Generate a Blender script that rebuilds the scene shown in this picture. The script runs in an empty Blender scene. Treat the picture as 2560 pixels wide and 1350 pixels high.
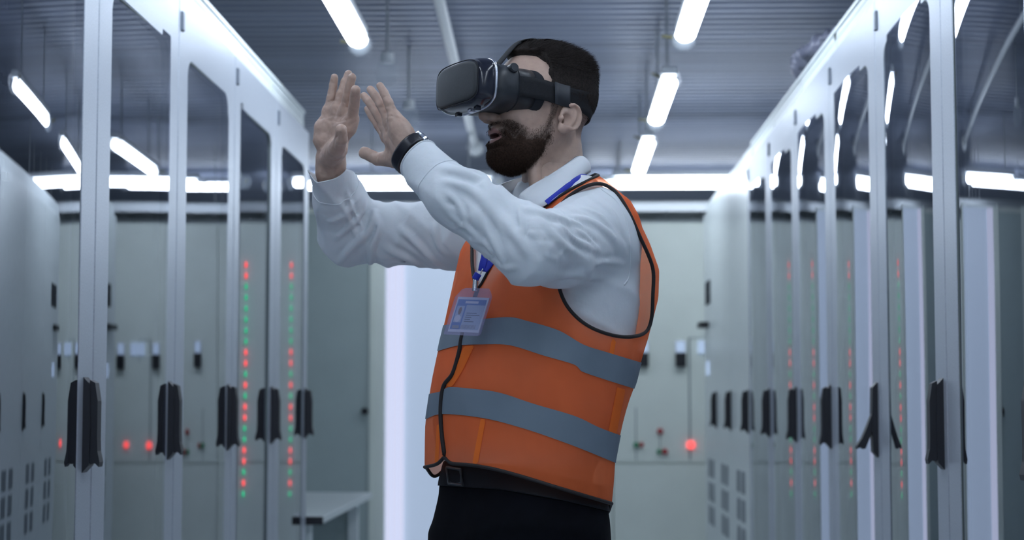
import bpy, math, random
import numpy as np
from mathutils import Vector, Matrix
from mathutils.bvhtree import BVHTree
random.seed(7)
PI = math.pi
S = bpy.context.scene
C = S.collection

# ------------------------------------------------------------------ camera
FPX = 4400.0
cam = bpy.data.objects.new('camera', bpy.data.cameras.new('camera')); C.objects.link(cam)
PITCH = math.atan(325 / FPX); YAW = math.atan(120 / FPX * math.cos(PITCH))
cam.location = (0, 0, 1.16); cam.rotation_euler = (PI / 2 + PITCH, 0, YAW)
cam.data.sensor_width = 36; cam.data.lens = 36 * FPX / 2560; cam.data.clip_start = .05
cam.data.dof.use_dof = True; cam.data.dof.focus_distance = 3.08; cam.data.dof.aperture_fstop = 4.6
S.camera = cam
# ------------------------------------------------------------------ world and exposure
w = bpy.data.worlds.new('world'); S.world = w; w.use_nodes = True
w.node_tree.nodes['Background'].inputs[0].default_value = (.45, .6, 1, 1)
w.node_tree.nodes['Background'].inputs[1].default_value = .25
S.view_settings.view_transform = 'Standard'; S.view_settings.look = 'None'
S.view_settings.gamma = 1; S.view_settings.use_curve_mapping = False
S.view_settings.exposure = 0.95
TUBE = 11.0; TUBE_COL = (.77, .87, 1.0)

_R = cam.rotation_euler.to_matrix()
CR, CU, CF = [np.array(_R @ Vector(v)) for v in ((1, 0, 0), (0, 1, 0), (0, 0, -1))]
CP = np.array(cam.location)
def P(px, py, Y):
    d = CF * FPX + CR * (px - 1280) + CU * (675 - py)
    return CP + d * (Y / d[1])
def proj(V):
    q = np.atleast_2d(V) - CP; f = q @ CF
    return np.stack([1280 + FPX * (q @ CR) / f, 675 - FPX * (q @ CU) / f], 1)

# ------------------------------------------------------------------ materials
def mat(name, col, rough=.5, metal=0, **k):
    m = bpy.data.materials.new(name); m.use_nodes = True; b = m.node_tree.nodes['Principled BSDF']
    b.inputs['Base Color'].default_value = (*col, 1); b.inputs['Roughness'].default_value = rough
    b.inputs['Metallic'].default_value = metal
    for n, v in k.items(): b.inputs[n.replace('_', ' ')].default_value = v
    return m
def noisy(m, scale=20, amt=.12, bump=0, bscale=None, detail=4, stretch=None, bdist=.01):
    """procedural colour variation and bump"""
    nt = m.node_tree; b = nt.nodes['Principled BSDF']; N = nt.nodes.new; L = nt.links.new
    tc = N('ShaderNodeTexCoord'); mp = N('ShaderNodeMapping'); L(tc.outputs['Object'], mp.inputs[0])
    if stretch: mp.inputs['Scale'].default_value = stretch
    no = N('ShaderNodeTexNoise'); no.inputs['Scale'].default_value = scale; no.inputs['Detail'].default_value = detail
    L(mp.outputs[0], no.inputs['Vector'])
    c = b.inputs['Base Color'].default_value[:]
    r = N('ShaderNodeMapRange'); r.inputs[1].default_value = .3; r.inputs[2].default_value = .7
    r.inputs[3].default_value = 1 - amt; r.inputs[4].default_value = 1 + amt; L(no.outputs['Fac'], r.inputs[0])
    mx = N('ShaderNodeVectorMath'); mx.operation = 'SCALE'; mx.inputs[0].default_value = c[:3]; L(r.outputs[0], mx.inputs['Scale'])
    L(mx.outputs[0], b.inputs['Base Color'])
    if bump:
        n2 = N('ShaderNodeTexNoise'); n2.inputs['Scale'].default_value = bscale or scale; n2.inputs['Detail'].default_value = 6
        L(mp.outputs[0], n2.inputs['Vector'])
        bp = N('ShaderNodeBump'); bp.inputs['Strength'].default_value = bump; bp.inputs['Distance'].default_value = bdist
        L(n2.outputs['Fac'], bp.inputs['Height']); L(bp.outputs[0], b.inputs['Normal'])
    return m
def emit(name, col, s):
    m = mat(name, (.02, .02, .02)); b = m.node_tree.nodes['Principled BSDF']
    b.inputs['Emission Color'].default_value = (*col, 1); b.inputs['Emission Strength'].default_value = s
    return m
M = {}
M['frame'] = noisy(mat('frame_aluminium', (.44, .48, .54), .40, .5), 260, .10, .12, 500, bdist=.002)
M['paint'] = noisy(mat('cabinet_paint', (.74, .80, .80), .42), 30, .03, .05, 300, bdist=.001)
M['solid'] = noisy(mat('solid_door_paint', (.76, .82, .81), .28), 20, .03)
M['board'] = noisy(mat('switchboard_paint', (.80, .86, .79), .5), 3, .04)
M['black'] = mat('handle_black', (.008, .009, .014), .45)
M['dark'] = mat('dark_gap', (.03, .035, .045), .6)
M['hinge'] = mat('hinge_grey', (.16, .19, .24), .4)
M['vent'] = mat('louvre_grey', (.30, .34, .36), .6)
M['seal'] = mat('rubber_seal', (.13, .16, .16), .6)
M['ceil'] = noisy(mat('corrugated_deck', (.29, .325, .42), .42, .25), 1.4, .16, stretch=(.25, 5, 1))
M['floor'] = noisy(mat('epoxy_floor', (.52, .57, .62), .3), 6, .08)
M['wall'] = noisy(mat('wall_paint', (.7, .76, .77), .7), 2, .04)
M['greydoor'] = noisy(mat('grey_door_paint', (.42, .50, .49), .5), 4, .03)
M['white'] = mat('white_plastic', (.75, .78, .8), .4)
M['tube'] = emit('lit_tube', TUBE_COL, TUBE)
M['clear'] = mat('clear_polycarbonate', (.75, .82, .88), .12, Alpha=.16)
M['metal'] = mat('galvanised', (.55, .58, .6), .35, .8)
M['yellow'] = mat('yellow_plastic', (.22, .21, .12), .5)
M['red_lit'] = emit('red_lamp', (1, .09, .09), .95); M['green_lit'] = emit('green_lamp', (.08, .75, .38), .5)
M['red_dim'] = emit('red_small_lamp', (1, .12, .12), .95); M['red_off'] = mat('red_button', (.45, .06, .06), .4); M['green_off'] = mat('green_button', (.05, .3, .15), .4)
M['lcd'] = emit('meter_display', (.45, .6, .85), .45)
M['frost'] = emit('backlit_frosted_panel', (.50, .62, .84), .27)
M['strip'] = emit('backlit_strip', (.72, .76, 1.0), .46)
M['frost'].node_tree.nodes['Principled BSDF'].inputs['Base Color'].default_value = (.5, .55, .6, 1)
M['cable'] = mat('grey_cable', (.22, .27, .28), .5); M['cable2'] = mat('teal_cable', (.08, .14, .14), .5)
M['cable3'] = mat('white_cable', (.6, .64, .62), .5)
M['bench'] = mat('bench_laminate', (.62, .68, .68), .35)
def glass():
    m = bpy.data.materials.new('tinted_acrylic'); m.use_nodes = True; nt = m.node_tree; nt.nodes.clear()
    N = nt.nodes.new; L = nt.links.new
    o = N('ShaderNodeOutputMaterial'); mx = N('ShaderNodeMixShader'); t = N('ShaderNodeBsdfTransparent'); g = N('ShaderNodeBsdfGlossy')
    f = N('ShaderNodeFresnel'); f.inputs[0].default_value = 3.4
    t.inputs[0].default_value = (.34, .36, .46, 1); g.inputs[0].default_value = (.90, .93, 1, 1); g.inputs['Roughness'].default_value = .012
    mr = N('ShaderNodeMapRange'); mr.inputs[3].default_value = .30; mr.inputs[4].default_value = 1.0; L(f.outputs[0], mr.inputs[0]); L(mr.outputs[0], mx.inputs[0]); L(t.outputs[0], mx.inputs[1]); L(g.outputs[0], mx.inputs[2]); L(mx.outputs[0], o.inputs[0])
    return m
M['glass'] = glass()

# ------------------------------------------------------------------ object helpers
def meta(o, label=None, cat=None, group=None, kind=None):
    for k, v in (('label', label), ('category', cat), ('group', group), ('kind', kind)):
        if v: o[k] = v
    return o
def empty(name, loc, rz=0, **k):
    o = bpy.data.objects.new(name, None); C.objects.link(o); o.location = loc; o.rotation_euler = (0, 0, rz)
    o.empty_display_size = .1
    return meta(o, **k)
def mesh(name, V, F, m, smooth=False):
    me = bpy.data.meshes.new(name)
    me.from_pydata([tuple(map(float, v)) for v in V], [], [tuple(map(int, f)) for f in F]); me.materials.append(m)
    if smooth: me.polygons.foreach_set('use_smooth', [True] * len(me.polygons))
    me.update(); return me
def link(name, me, parent=None, loc=None):
    o = bpy.data.objects.new(name, me); C.objects.link(o)
    if parent: o.parent = parent
    if loc is not None: o.location = loc
    return o
def mk(name, V, F, m, parent=None, loc=None, origin=None, smooth=False, **k):
    """V in world coordinates; origin = the world origin of the top-level parent"""
    V = np.asarray(V, float)
    if origin is not None: V = V - np.array(origin)
    elif loc is not None: V = V - np.array(loc)
    return meta(link(name, mesh(name, V, F, m, smooth), parent, loc), **k)
class MB:
    def __init__(s): s.V = []; s.F = []
    def add(s, V, F):
        n = len(s.V); s.V += [tuple(v) for v in V]; s.F += [tuple(i + n for i in f) for f in F]; return s
    def box(s, x0, x1, y0, y1, z0, z1, b=0):
        if b:
            return s.bevbox(x0, x1, y0, y1, z0, z1, b)
        V = [(x, y, z) for x in (x0, x1) for y in (y0, y1) for z in (z0, z1)]
        return s.add(V, [(0, 1, 3, 2), (4, 6, 7, 5), (0, 4, 5, 1), (2, 3, 7, 6), (0, 2, 6, 4), (1, 5, 7, 3)])
    def bevbox(s, x0, x1, y0, y1, z0, z1, b):
        pts = []
        for cx, cy, a0 in ((x1 - b, y1 - b, 0), (x0 + b, y1 - b, 90), (x0 + b, y0 + b, 180), (x1 - b, y0 + b, 270)):
            for k in range(4):
                a = math.radians(a0 + 30 * k); pts.append((cx + b * math.cos(a), cy + b * math.sin(a), math.cos(a), math.sin(a)))
        rings = [(z0, b * .6), (z0 + b * .6, 0), (z1 - b * .6, 0), (z1, b * .6)]
        V = [(p[0] - p[2] * i, p[1] - p[3] * i, z) for z, i in rings for p in pts]; n = len(pts); F = []
        for r in range(3):
            for k in range(n): F.append((r * n + k, r * n + (k + 1) % n, (r + 1) * n + (k + 1) % n, (r + 1) * n + k))
        F.append(tuple(range(n))[::-1]); F.append(tuple(3 * n + k for k in range(n)))
        return s.add(V, F)
    def tube(s, pts, r, n=10, cap=True, flat=None):
        V, F = tube(pts, r, n, cap, flat=flat); return s.add(V, F)
    def cyl(s, a, b, r, n=20): return s.tube([a, b], r, n)
    def build(s, name, m, parent=None, loc=None, smooth=False, origin=None, **k):
        return mk(name, s.V, s.F, m, parent, loc, origin, smooth, **k)
def tube(pts, r, n=10, cap=True, closed=False, flat=None):
    """flat=(normal list or vector, ratio): flatten cross-section along the given normal"""
    pts = np.asarray(pts, float); k = len(pts)
    r = np.full(k, r) if np.isscalar(r) else np.asarray(r, float)
    T = np.gradient(pts, axis=0) if not closed else np.roll(pts, -1, 0) - np.roll(pts, 1, 0)
    T /= np.linalg.norm(T, axis=1)[:, None] + 1e-12
    up = np.array([.1, .2, 1.]); up = up - T[0] * (up @ T[0]); up /= np.linalg.norm(up); V = []
    for i in range(k):
        if flat is not None:
            nn = np.asarray(flat[0], float); nn = nn[i] if nn.ndim == 2 else nn
            u = nn - T[i] * (nn @ T[i]); u /= np.linalg.norm(u) + 1e-9; ru = r[i] * flat[1]
        else:
            u = up - T[i] * (up @ T[i]); u /= np.linalg.norm(u) + 1e-9; up = u; ru = r[i]
        v = np.cross(T[i], u)
        for a in np.arange(n) * 2 * PI / n: V.append(pts[i] + u * ru * math.cos(a) + v * r[i] * math.sin(a))
    F = []
    for i in range(k if closed else k - 1):
        j = (i + 1) % k
        for q in range(n): F.append((i * n + q, i * n + (q + 1) % n, j * n + (q + 1) % n, j * n + q))
    if cap and not closed: F.append(tuple(range(n))[::-1]); F.append(tuple((k - 1) * n + q for q in range(n)))
    return V, F
def spline(pts, n=8):
    p = np.asarray(pts, float); p = np.vstack([2 * p[0] - p[1], p, 2 * p[-1] - p[-2]]); out = []
    for i in range(1, len(p) - 2):
        for t in np.arange(n) / n:
            a, b, c, d = p[i - 1:i + 3]
            out.append(.5 * (2 * b + (c - a) * t + (2 * a - 5 * b + 4 * c - d) * t * t + (3 * b - a - 3 * c + d) * t ** 3))
    out.append(p[-2]); return np.array(out)

# ------------------------------------------------------------------ room
YB, YN, XL, XR, ZC = 15.0, -3.5, -3.0, 2.9, 2.86
def struct(name, mb, m): return meta(mb.build(name, m), kind='structure')
struct('floor', MB().box(XL - .1, XR + .1, YN - .1, YB + .1, -.1, 0), M['floor'])
struct('wall_back', MB().box(XL - .1, XR + .1, YB, YB + .1, 0, ZC + .1), M['wall'])
struct('wall_front', MB().box(XL - .1, XR + .1, YN - .1, YN, 0, ZC + .1), M['wall'])
struct('wall_left', MB().box(XL - .1, XL, YN, YB, 0, ZC + .1), M['wall'])
struct('wall_right', MB().box(XR, XR + .1, YN, YB, 0, ZC + .1), M['wall'])
V = []; F = []; y = YN; prof = []
while y < YB:                                       # trapezoid ribs running across the aisle
    prof += [(y, ZC), (y + .045, ZC), (y + .055, ZC + .034), (y + .100, ZC + .034), (y + .110, ZC)]; y += .110
for (yy, zz) in prof: V += [(XL, yy, zz), (XR, yy, zz)]
for i in range(len(prof) - 1): F.append((2 * i, 2 * i + 1, 2 * i + 3, 2 * i + 2))
n = len(V); V += [(XL, YN, ZC + .1), (XR, YN, ZC + .1), (XL, YB, ZC + .1), (XR, YB, ZC + .1)]; F.append((n, n + 2, n + 3, n + 1))
meta(mk('ceiling', V, F, M['ceil']), kind='structure')

# ------------------------------------------------------------------ glass-door cabinets (left row faces +X)
W1, W2 = 1.0, .84
CW, ZT = .80, 2.30
def rrect(y0, y1, z0, z1, r, n=8):
    pts = []
    for cy, cz, a0 in ((y1 - r, z1 - r, 0), (y0 + r, z1 - r, 90), (y0 + r, z0 + r, 180), (y1 - r, z0 + r, 270)):
        for k in range(n + 1):
            a = math.radians(a0 + 90 * k / n); pts.append((cy + r * math.cos(a), cz + r * math.sin(a)))
    return pts
def frame_mesh(y0, y1, z0, z1, iy0, iy1, iz0, iz1, x0, x1, r=.05, ro=.006):
    o = rrect(y0, y1, z0, z1, ro); i = rrect(iy0, iy1, iz0, iz1, r); n = len(o); b = .003
    o2 = rrect(y0 + b, y1 - b, z0 + b, z1 - b, ro); i2 = rrect(iy0 - b, iy1 + b, iz0 - b, iz1 + b, r)
    V = [(x0, *p) for p in o] + [(x1 - b, *p) for p in o] + [(x1, *p) for p in o2] + [(x1, *p) for p in i2] + [(x1 - b, *p) for p in i] + [(x0, *p) for p in i]
    F = []
    for L in range(6):
        for k in range(n): F.append((L * n + k, L * n + (k + 1) % n, ((L + 1) % 6) * n + (k + 1) % n, ((L + 1) % 6) * n + k))
    return V, F
h = CW / 2
# local cabinet: front plane x=0 (door surface), origin at floor under the door's middle
car = MB()
car.box(-.60, -.022, -h + .001, -h + .02, .1, ZT); car.box(-.60, -.022, h - .02, h - .001, .1, ZT)
car.box(-.60, -.58, -h + .02, h - .02, .1, ZT); car.box(-.60, -.022, -h + .001, h - .001, ZT - .02, ZT); car.box(-.60, -.022, -h + .001, h - .001, .1, .14)
car.box(-.06, -.024, -h + .02, h - .02, 2.20, ZT - .02); car.box(-.06, -.024, -h + .02, -h + .06, .14, 2.2); car.box(-.06, -.024, h - .06, h - .02, .14, 2.2)
car.box(-.60, -.016, -h + .001, h - .001, ZT, ZT + .012)
car_me = mesh('body', car.V, car.F, M['paint'])
plinth_me = mesh('plinth', *(lambda b: (b.V, b.F))(MB().box(-.57, -.05, -h + .002, h - .002, 0, .1)), M['dark'])
door_me = mesh('door', *frame_mesh(-h + .003, h - .003, .13, 2.225, -h + .115, h - .115, .28, 2.075, -.022, 0), M['frame'])
seal_me = mesh('seal', *frame_mesh(-h + .1135, h - .1135, .2785, 2.0765, -h + .118, h - .118, .283, 2.072, -.018, -.0015, .047, .049), M['seal'])
def prism(prof, y0, y1):
    n = len(prof); V = [(p[0], y0, p[1]) for p in prof] + [(p[0], y1, p[1]) for p in prof]
    F = [tuple(range(n)), tuple(range(2 * n - 1, n - 1, -1))] + [(k, k + n, (k + 1) % n + n, (k + 1) % n) for k in range(n)]
    return V, F
hb = MB(); hb.add(*prism([(0, .10), (.014, .085), (.016, .0), (.014, -.085), (0, -.10)], -.020, .020))
lev = MB(); lev.add(*prism([(.013, .094), (.024, .088), (.030, .05), (.030, -.03), (.031, -.055), (.036, -.078), (.034, -.088), (.026, -.080), (.018, -.082), (.013, -.078)], -.0155, .0155))
hb_me = mesh('handle', hb.V, hb.F, M['black']); lev_me = mesh('lever', lev.V, lev.F, M['black'])
hinge_me = mesh('hinge', *(lambda b: (b.V, b.F))(MB().bevbox(-.02, .007, -.012, .012, 0, .052, .004)), M['hinge'])
def pane(tilt, bow, wz, ph):
    ny, nz = 30, 90; V = []; F = []
    for j in range(nz + 1):
        for i in range(ny + 1):
            yy = (-h + .10) + (CW - .20) * i / ny; zz = .26 + 1.835 * j / nz
            x = -.003 + tilt * yy + bow * .5 * (yy * yy - .081) + wz * .12 * math.sin(zz * 7.0 + ph) + wz * .5 * bow / (abs(bow) + .01) * yy * math.sin(zz * 3.1 + ph) \
                + (.016 * max(0, (zz - 1.45)) ** 2 * wz * 12) * math.sin(yy * 5 + ph)
            V.append((x, yy, zz))
    for j in range(nz):
        for i in range(ny): a = j * (ny + 1) + i; F.append((a, a + 1, a + ny + 2, a + ny + 1))
    return mesh('glass_pane', V, F, M['glass'], True)
def cabinet(side, yc, tilt, bow, wz, ph, label, group, lever_open=0):
    left = side < 0
    loc = (-W1, yc, 0) if left else (W2, yc, 0)
    t = empty('electrical_cabinet', loc, 0 if left else PI, label=label, cat='cabinet', group=group)
    link('body', car_me, t); link('plinth', plinth_me, t); d = link('door', door_me, t)
    link('seal', seal_me, d); g = link('glass_pane', pane(tilt, bow, wz, ph), d)
    hd = link('handle', hb_me, d, (0, h - .055, 1.108)); lv = link('lever', lev_me, d, (0, h - .055, 1.108))
    if lever_open: lv.rotation_euler = (0, -lever_open, 0); lv.location = (-.008, h - .055, 1.10)
    link('hinge', hinge_me, d, (0, -h + .03, 2.135)); link('hinge', hinge_me, d, (0, -h + .03, .25))
    return t
ords = ['nearest', 'second nearest', 'third from the front', 'fourth from the front', 'farthest']
lt = [(.004, -.10, .004, .3), (.013, -.02, .004, 1.2), (.012, -.02, .003, 2.0), (-.014, .06, .002, .6), (0, -.03, .002, 1.5)]
cabinet(-1, 2.55, 0, .02, .002, 0, 'glazed cabinet starting the left row, left of the picture beside the camera', 'left cabinet row')
LL = ['glazed cabinet nearest on the left, wavy reflections and breaker rows inside its clear door',
      'second glazed cabinet of the left row, curved bright tube reflections in its pane',
      'third glazed cabinet of the left row, middle one with meter reflections low down',
      'fourth glazed cabinet of the left row, beside the end cabinet by the bench',
      'last glazed cabinet of the left row, beside the white bench']
for k in range(5): cabinet(-1, 3.35 + .8 * k, *lt[k], LL[k], 'left cabinet row')
rt = [(.002, -.10, .003, .4), (-.002, -.17, .003, 1.4), (-.014, -.17, .003, .2), (-.024, -.17, .003, 1.0), (-.02, -.15, .002, .5), (-.02, -.1, .002, 0)]
RL = ['glazed cabinet nearest on the right, wide pane cut off by the picture edge',
      'second glazed cabinet of the right row, its lever tucked flat against the frame',
      'third glazed cabinet of the right row, its black lever swung open',
      'fourth glazed cabinet of the right row, just past the one with the open lever',
      'fifth glazed cabinet of the right row, narrow in view',
      'sixth glazed cabinet of the right row, beside the solid white doors']
cabinet(1, 2.654, 0, .02, .002, 0, 'glazed cabinet starting the right row, right of the picture beside the camera', 'right cabinet row')
for k in range(6):
    cabinet(1, 3.454 + .8 * k, *rt[k], RL[k], 'right cabinet row', .38 if k == 2 else 0)
# breaker rows on rails inside the two nearest cabinets
def breakers(name, x, ycs, zs, label, side):
    t = empty(name, (x, sum(ycs) / 2, 1.2), label=label, cat='circuit breakers'); o = t.location
    for z in zs:
        rail = MB().box(x - .01, x + .01, ycs[0], ycs[1], z - .018, z + .018).build('rail', M['metal'], t, origin=o)
        b = MB(); yy = ycs[0] + .02; nub = MB(); i = 0
        while yy < ycs[1] - .04:
            b.bevbox(min(x + side * .01, x + side * .06), max(x + side * .01, x + side * .06), yy, yy + .017, z - .042, z + .042, .002)
            nub.box(min(x + side * .06, x + side * .072), max(x + side * .06, x + side * .072), yy + .004, yy + .013, z - .004, z + .012)
            yy += .018 if i % 6 != 5 else .04; i += 1
        b.build('breaker_bodies', M['white'], rail, origin=o, kind='stuff'); nub.build('toggles', M['yellow'], rail, origin=o, kind='stuff')
breakers('breaker_rack', -W1 - .22, (3.05, 3.65), (2.02, 1.82, 1.62), 'rows of small white circuit breakers on rails inside the nearest left cabinet', 1)
breakers('breaker_rack', W2 + .22, (3.15, 3.75), (2.02, 1.82), 'rows of circuit breakers on rails inside the nearest right cabinet', -1)

# solid white cabinets at the end of the right row
for k in range(3):
    yc = 8.254 + .8 * k
    t = empty('solid_door_cabinet', (W2, yc, 0), PI, group='solid white cabinets ending the right row', cat='cabinet',
              label=['solid white cabinet beside the last glazed cabinet of the right row', 'middle one of the three solid white cabinets ending the right row',
                     'farthest solid white cabinet of the right row, dark grille high on its door'][k])
    MB().box(-.6, -.02, -h + .001, h - .001, .1, ZT).build('body', M['paint'], t)
    link('plinth', plinth_me, t)
    d = MB().bevbox(-.02, 0, -h + .003, h - .003, .13, ZT - .07, .004).build('door', M['solid'], t)
    link('handle', hb_me, d, (0, h - .055, 1.108)); link('lever', lev_me, d, (0, h - .055, 1.108))
    for c in (-.16, .05):
        for r in range(3):
            z0 = .74 - r * .13; g = MB().box(-.002, .002, c - .005, c + .125, z0 - .01, z0 + .092)
            for s_ in range(6): g.box(.001, .005, c, c + .12, z0 + s_ * .015, z0 + .007 + s_ * .015)
            g.build('louvre', M['vent'], d)
    if k == 2:
        g = MB().box(0, .006, -.26, .02, 1.76, 1.77)
        for s_ in range(9): g.box(0, .006, -.26 + s_ * .033, -.245 + s_ * .033, 1.70, 1.83)
        g.build('grille', M['dark'], d)
        MB().box(0, .05, -.3, -.1, 1.57, 1.60).build('latch', M['black'], d)
        MB().box(0, .008, -.2, -.08, 1.30, 1.38).build('small_meter', M['lcd'], d)

# ------------------------------------------------------------------ far switchboards
YF = 11.4
MB_ = MB
def lamp(parent, o, x, z, m, r=.018, name='indicator_lamp'):
    V, F = tube([(x, YF - .002, z), (x, YF - .02, z), (x, YF - .026, z)], [r, r, r * .6], 14); mk(name, V, F, m, parent, origin=o)
for k, (x0, x1) in enumerate(((-.46, .34), (.34, 1.24), (1.24, 2.04))):
    o = ((x0 + x1) / 2, YF + .3, 0)
    t = empty('switchboard', o, cat='switchboard', group='switchboards across the far end',
              label=['pale switchboard behind the man, with a tall column of red and green lamps', 'pale switchboard right of the man, with small meters and a bright red lamp', 'pale switchboard mostly behind the end of the right cabinet row'][k])
    MB().box(x0 + .002, x1 - .002, YF + .02, YF + .6, 0, 2.31).build('body', M['board'], t, origin=o)
    d = MB().box(x0 + .004, x1 - .004, YF, YF + .02, .76, 2.29).build('upper_door', M['board'], t, origin=o)
    MB().box(x0 + .004, x1 - .004, YF, YF + .02, .08, .75).build('lower_door', M['board'], t, origin=o)
    if k == 0:
        seq = 'RRGGGGGGRRGRGRRGGRRGRG'
        for i, c in enumerate(seq):
            lamp(d, o, -.25, 2.035 - i * .0705, M['red_dim' if c == 'R' else 'green_lit'], .0155)
    if k == 1:
        for px in (1608, 1701, 1832):
            x = P(px, 870, YF)[0]
            z = P(px, 868, YF)[2]; MB().bevbox(x - .036, x + .036, YF - .02, YF, z - .045, z + .045, .004).build('meter', M['white'], d, origin=o)
            MB().box(x - .028, x + .028, YF - .024, YF - .02, z - .032, z + .036).build('meter_display', M['lcd'], d, origin=o)
            z = P(px, 900, YF)[2]; MB().bevbox(x - .033, x + .033, YF - .05, YF, z - .045, z + .045, .006).build('selector_switch', M['black'], d, origin=o)
        for px in (1757, 1784):
            x = P(px, 870, YF)[0]; z = P(px, 868, YF)[2]
            MB().box(x - .03, x + .03, YF - .02, YF, z - .04, z + .04).build('meter_display', M['lcd'], d, origin=o)
        for px, py, mm, r in ((1727, 1112, 'red_lit', .026), (1812, 1110, 'red_lit', .022), (1650, 1078, 'red_off', .02), (1662, 1129, 'red_off', .02), (1648, 1129, 'green_off', .016), (1590, 1112, 'green_off', .018), (1603, 1112, 'red_off', .016)):
            q = P(px, py, YF); lamp(d, o, q[0], q[2], M[mm], r)
        ln = MB()
        for a, b in (((1724, 845), (1724, 1150)), ((1724, 845), (1765, 845)), ((1765, 845), (1765, 900)), ((1590, 1020), (1590, 1150)), ((1650, 1078), (1650, 1129))):
            A, B = P(*a, YF - .001), P(*b, YF - .001); ln.box(min(A[0], B[0]) - .002, max(A[0], B[0]) + .002, YF - .003, YF - .001, min(A[2], B[2]) - .002, max(A[2], B[2]) + .002)
        ln.build('diagram_line', M['cable'], d, origin=o)
# partition with grey door, backlit frosted panel, left of the switchboards
struct('wall_partition', MB().box(XL, -1.66, YF + .02, YF + .12, 0, 2.42).box(-1.66, -.47, YF + .1, YF + .14, 0, 2.42).box(-1.235, -1.215, YF, YF + .1, 0, 2.42).box(-.5, -.47, YF, YF + .1, 0, 2.42), M['board'])
dr = struct('door_1', MB().bevbox(-1.66, -1.236, YF + .02, YF + .06, .01, 2.38, .004), M['greydoor'])
q = P(916, 1028, YF)
V, F = tube([(q[0] - .01, YF + .02, q[2]), (q[0] - .01, YF - .02, q[2]), (q[0] - .01, YF - .03, q[2])], [.012, .024, .018], 14)
mk('door_handle', V, F, M['black'], dr)
wn = struct('window_1', MB().box(-1.213, -.502, YF + .03, YF + .06, .05, 2.40), M['frost'])
g = MB()
for i, (a, b) in enumerate(((965, 978), (981, 993), (996, 1009))):
    x0, x1 = P(a, 1000, YF)[0], P(b, 1000, YF)[0]
    g.bevbox(x0, x1, YF, YF + .03, .05, 2.40, .008)
g.build('light_strip', M['strip'], wn)
MB().box(-1.213, P(962, 1000, YF)[0], YF + .01, YF + .03, .05, 2.4).build('window_frame', M['board'], wn)
# cable trays and cables above
for k, (y_, z_) in enumerate(((11.75, 2.40), (12.5, 2.46))):
    o = (0, y_, z_); t = empty('cable_tray', o, cat='cable tray', label=['cable tray crossing just above the switchboards', 'cable tray further back above the switchboards'][k], group='cable trays')
    r = MB().box(-2.9, 2.8, y_ - .2, y_ - .19, z_, z_ + .06).box(-2.9, 2.8, y_ + .19, y_ + .2, z_, z_ + .06); x = -2.8
    while x < 2.8: r.box(x, x + .02, y_ - .19, y_ + .19, z_, z_ + .01); x += .25
    r.build('ladder_rail', M['metal'], t, origin=o)
    for x in (-2.2, -.9, .4, 1.7):
        for s_ in (-.195, .195): MB().cyl((x, y_ + s_, z_ + .03), (x, y_ + s_, ZC + .02), .005, 8).build('hanger_rod', M['metal'], t, origin=o)
    for j in range(9):
        pts = [(x, y_ - .15 + .0365 * j + .012 * math.sin(x * 3), z_ + .045 + .010 * (j % 3) + .006 * math.sin(x * 2.3 + 1)) for x in np.linspace(-2.85, 2.75, 50)]
        V, F = tube(pts, .013 + .002 * (j % 3), 8); mk('cable', V, F, M[['cable', 'cable2', 'cable3'][j % 3]], loc=tuple(pts[0]), smooth=True,
            label='thick %s cable along the %s of the %s cable tray above the switchboards' % (['grey', 'dark teal', 'white'][j % 3], ['front', 'middle', 'back'][j // 3], ['nearer', 'further'][k]), cat='cable', group='cables in the %s tray' % ['nearer', 'further'][k])

# ------------------------------------------------------------------ bench beside the left row
xa, ya0, ya1, zt = P(808, 1290, 7.02)[0], 7.02, 8.85, .70
o = (-1.35, 7.9, 0)
t = empty('bench', o, cat='bench', label='white bench with dark front edge beyond the left cabinet row')
MB().bevbox(-1.75, xa, ya0, ya1, zt - .03, zt, .004).build('bench_top', M['bench'], t, origin=o)
MB().box(-1.75, xa, ya0 - .012, ya0, zt - .034, zt - .002).build('edge_trim', M['black'], t, origin=o)
for x in (-1.70, xa - .11):
    for y_ in (ya0 + .08, ya1 - .1): MB().bevbox(x, x + .05, y_, y_ + .05, 0, zt - .03, .004).build('leg', M['paint'], t, origin=o)
MB().box(-1.68, xa - .1, ya1 - .06, ya1 - .045, .35, zt - .03).build('back_panel', M['greydoor'], t, origin=o)

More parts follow.
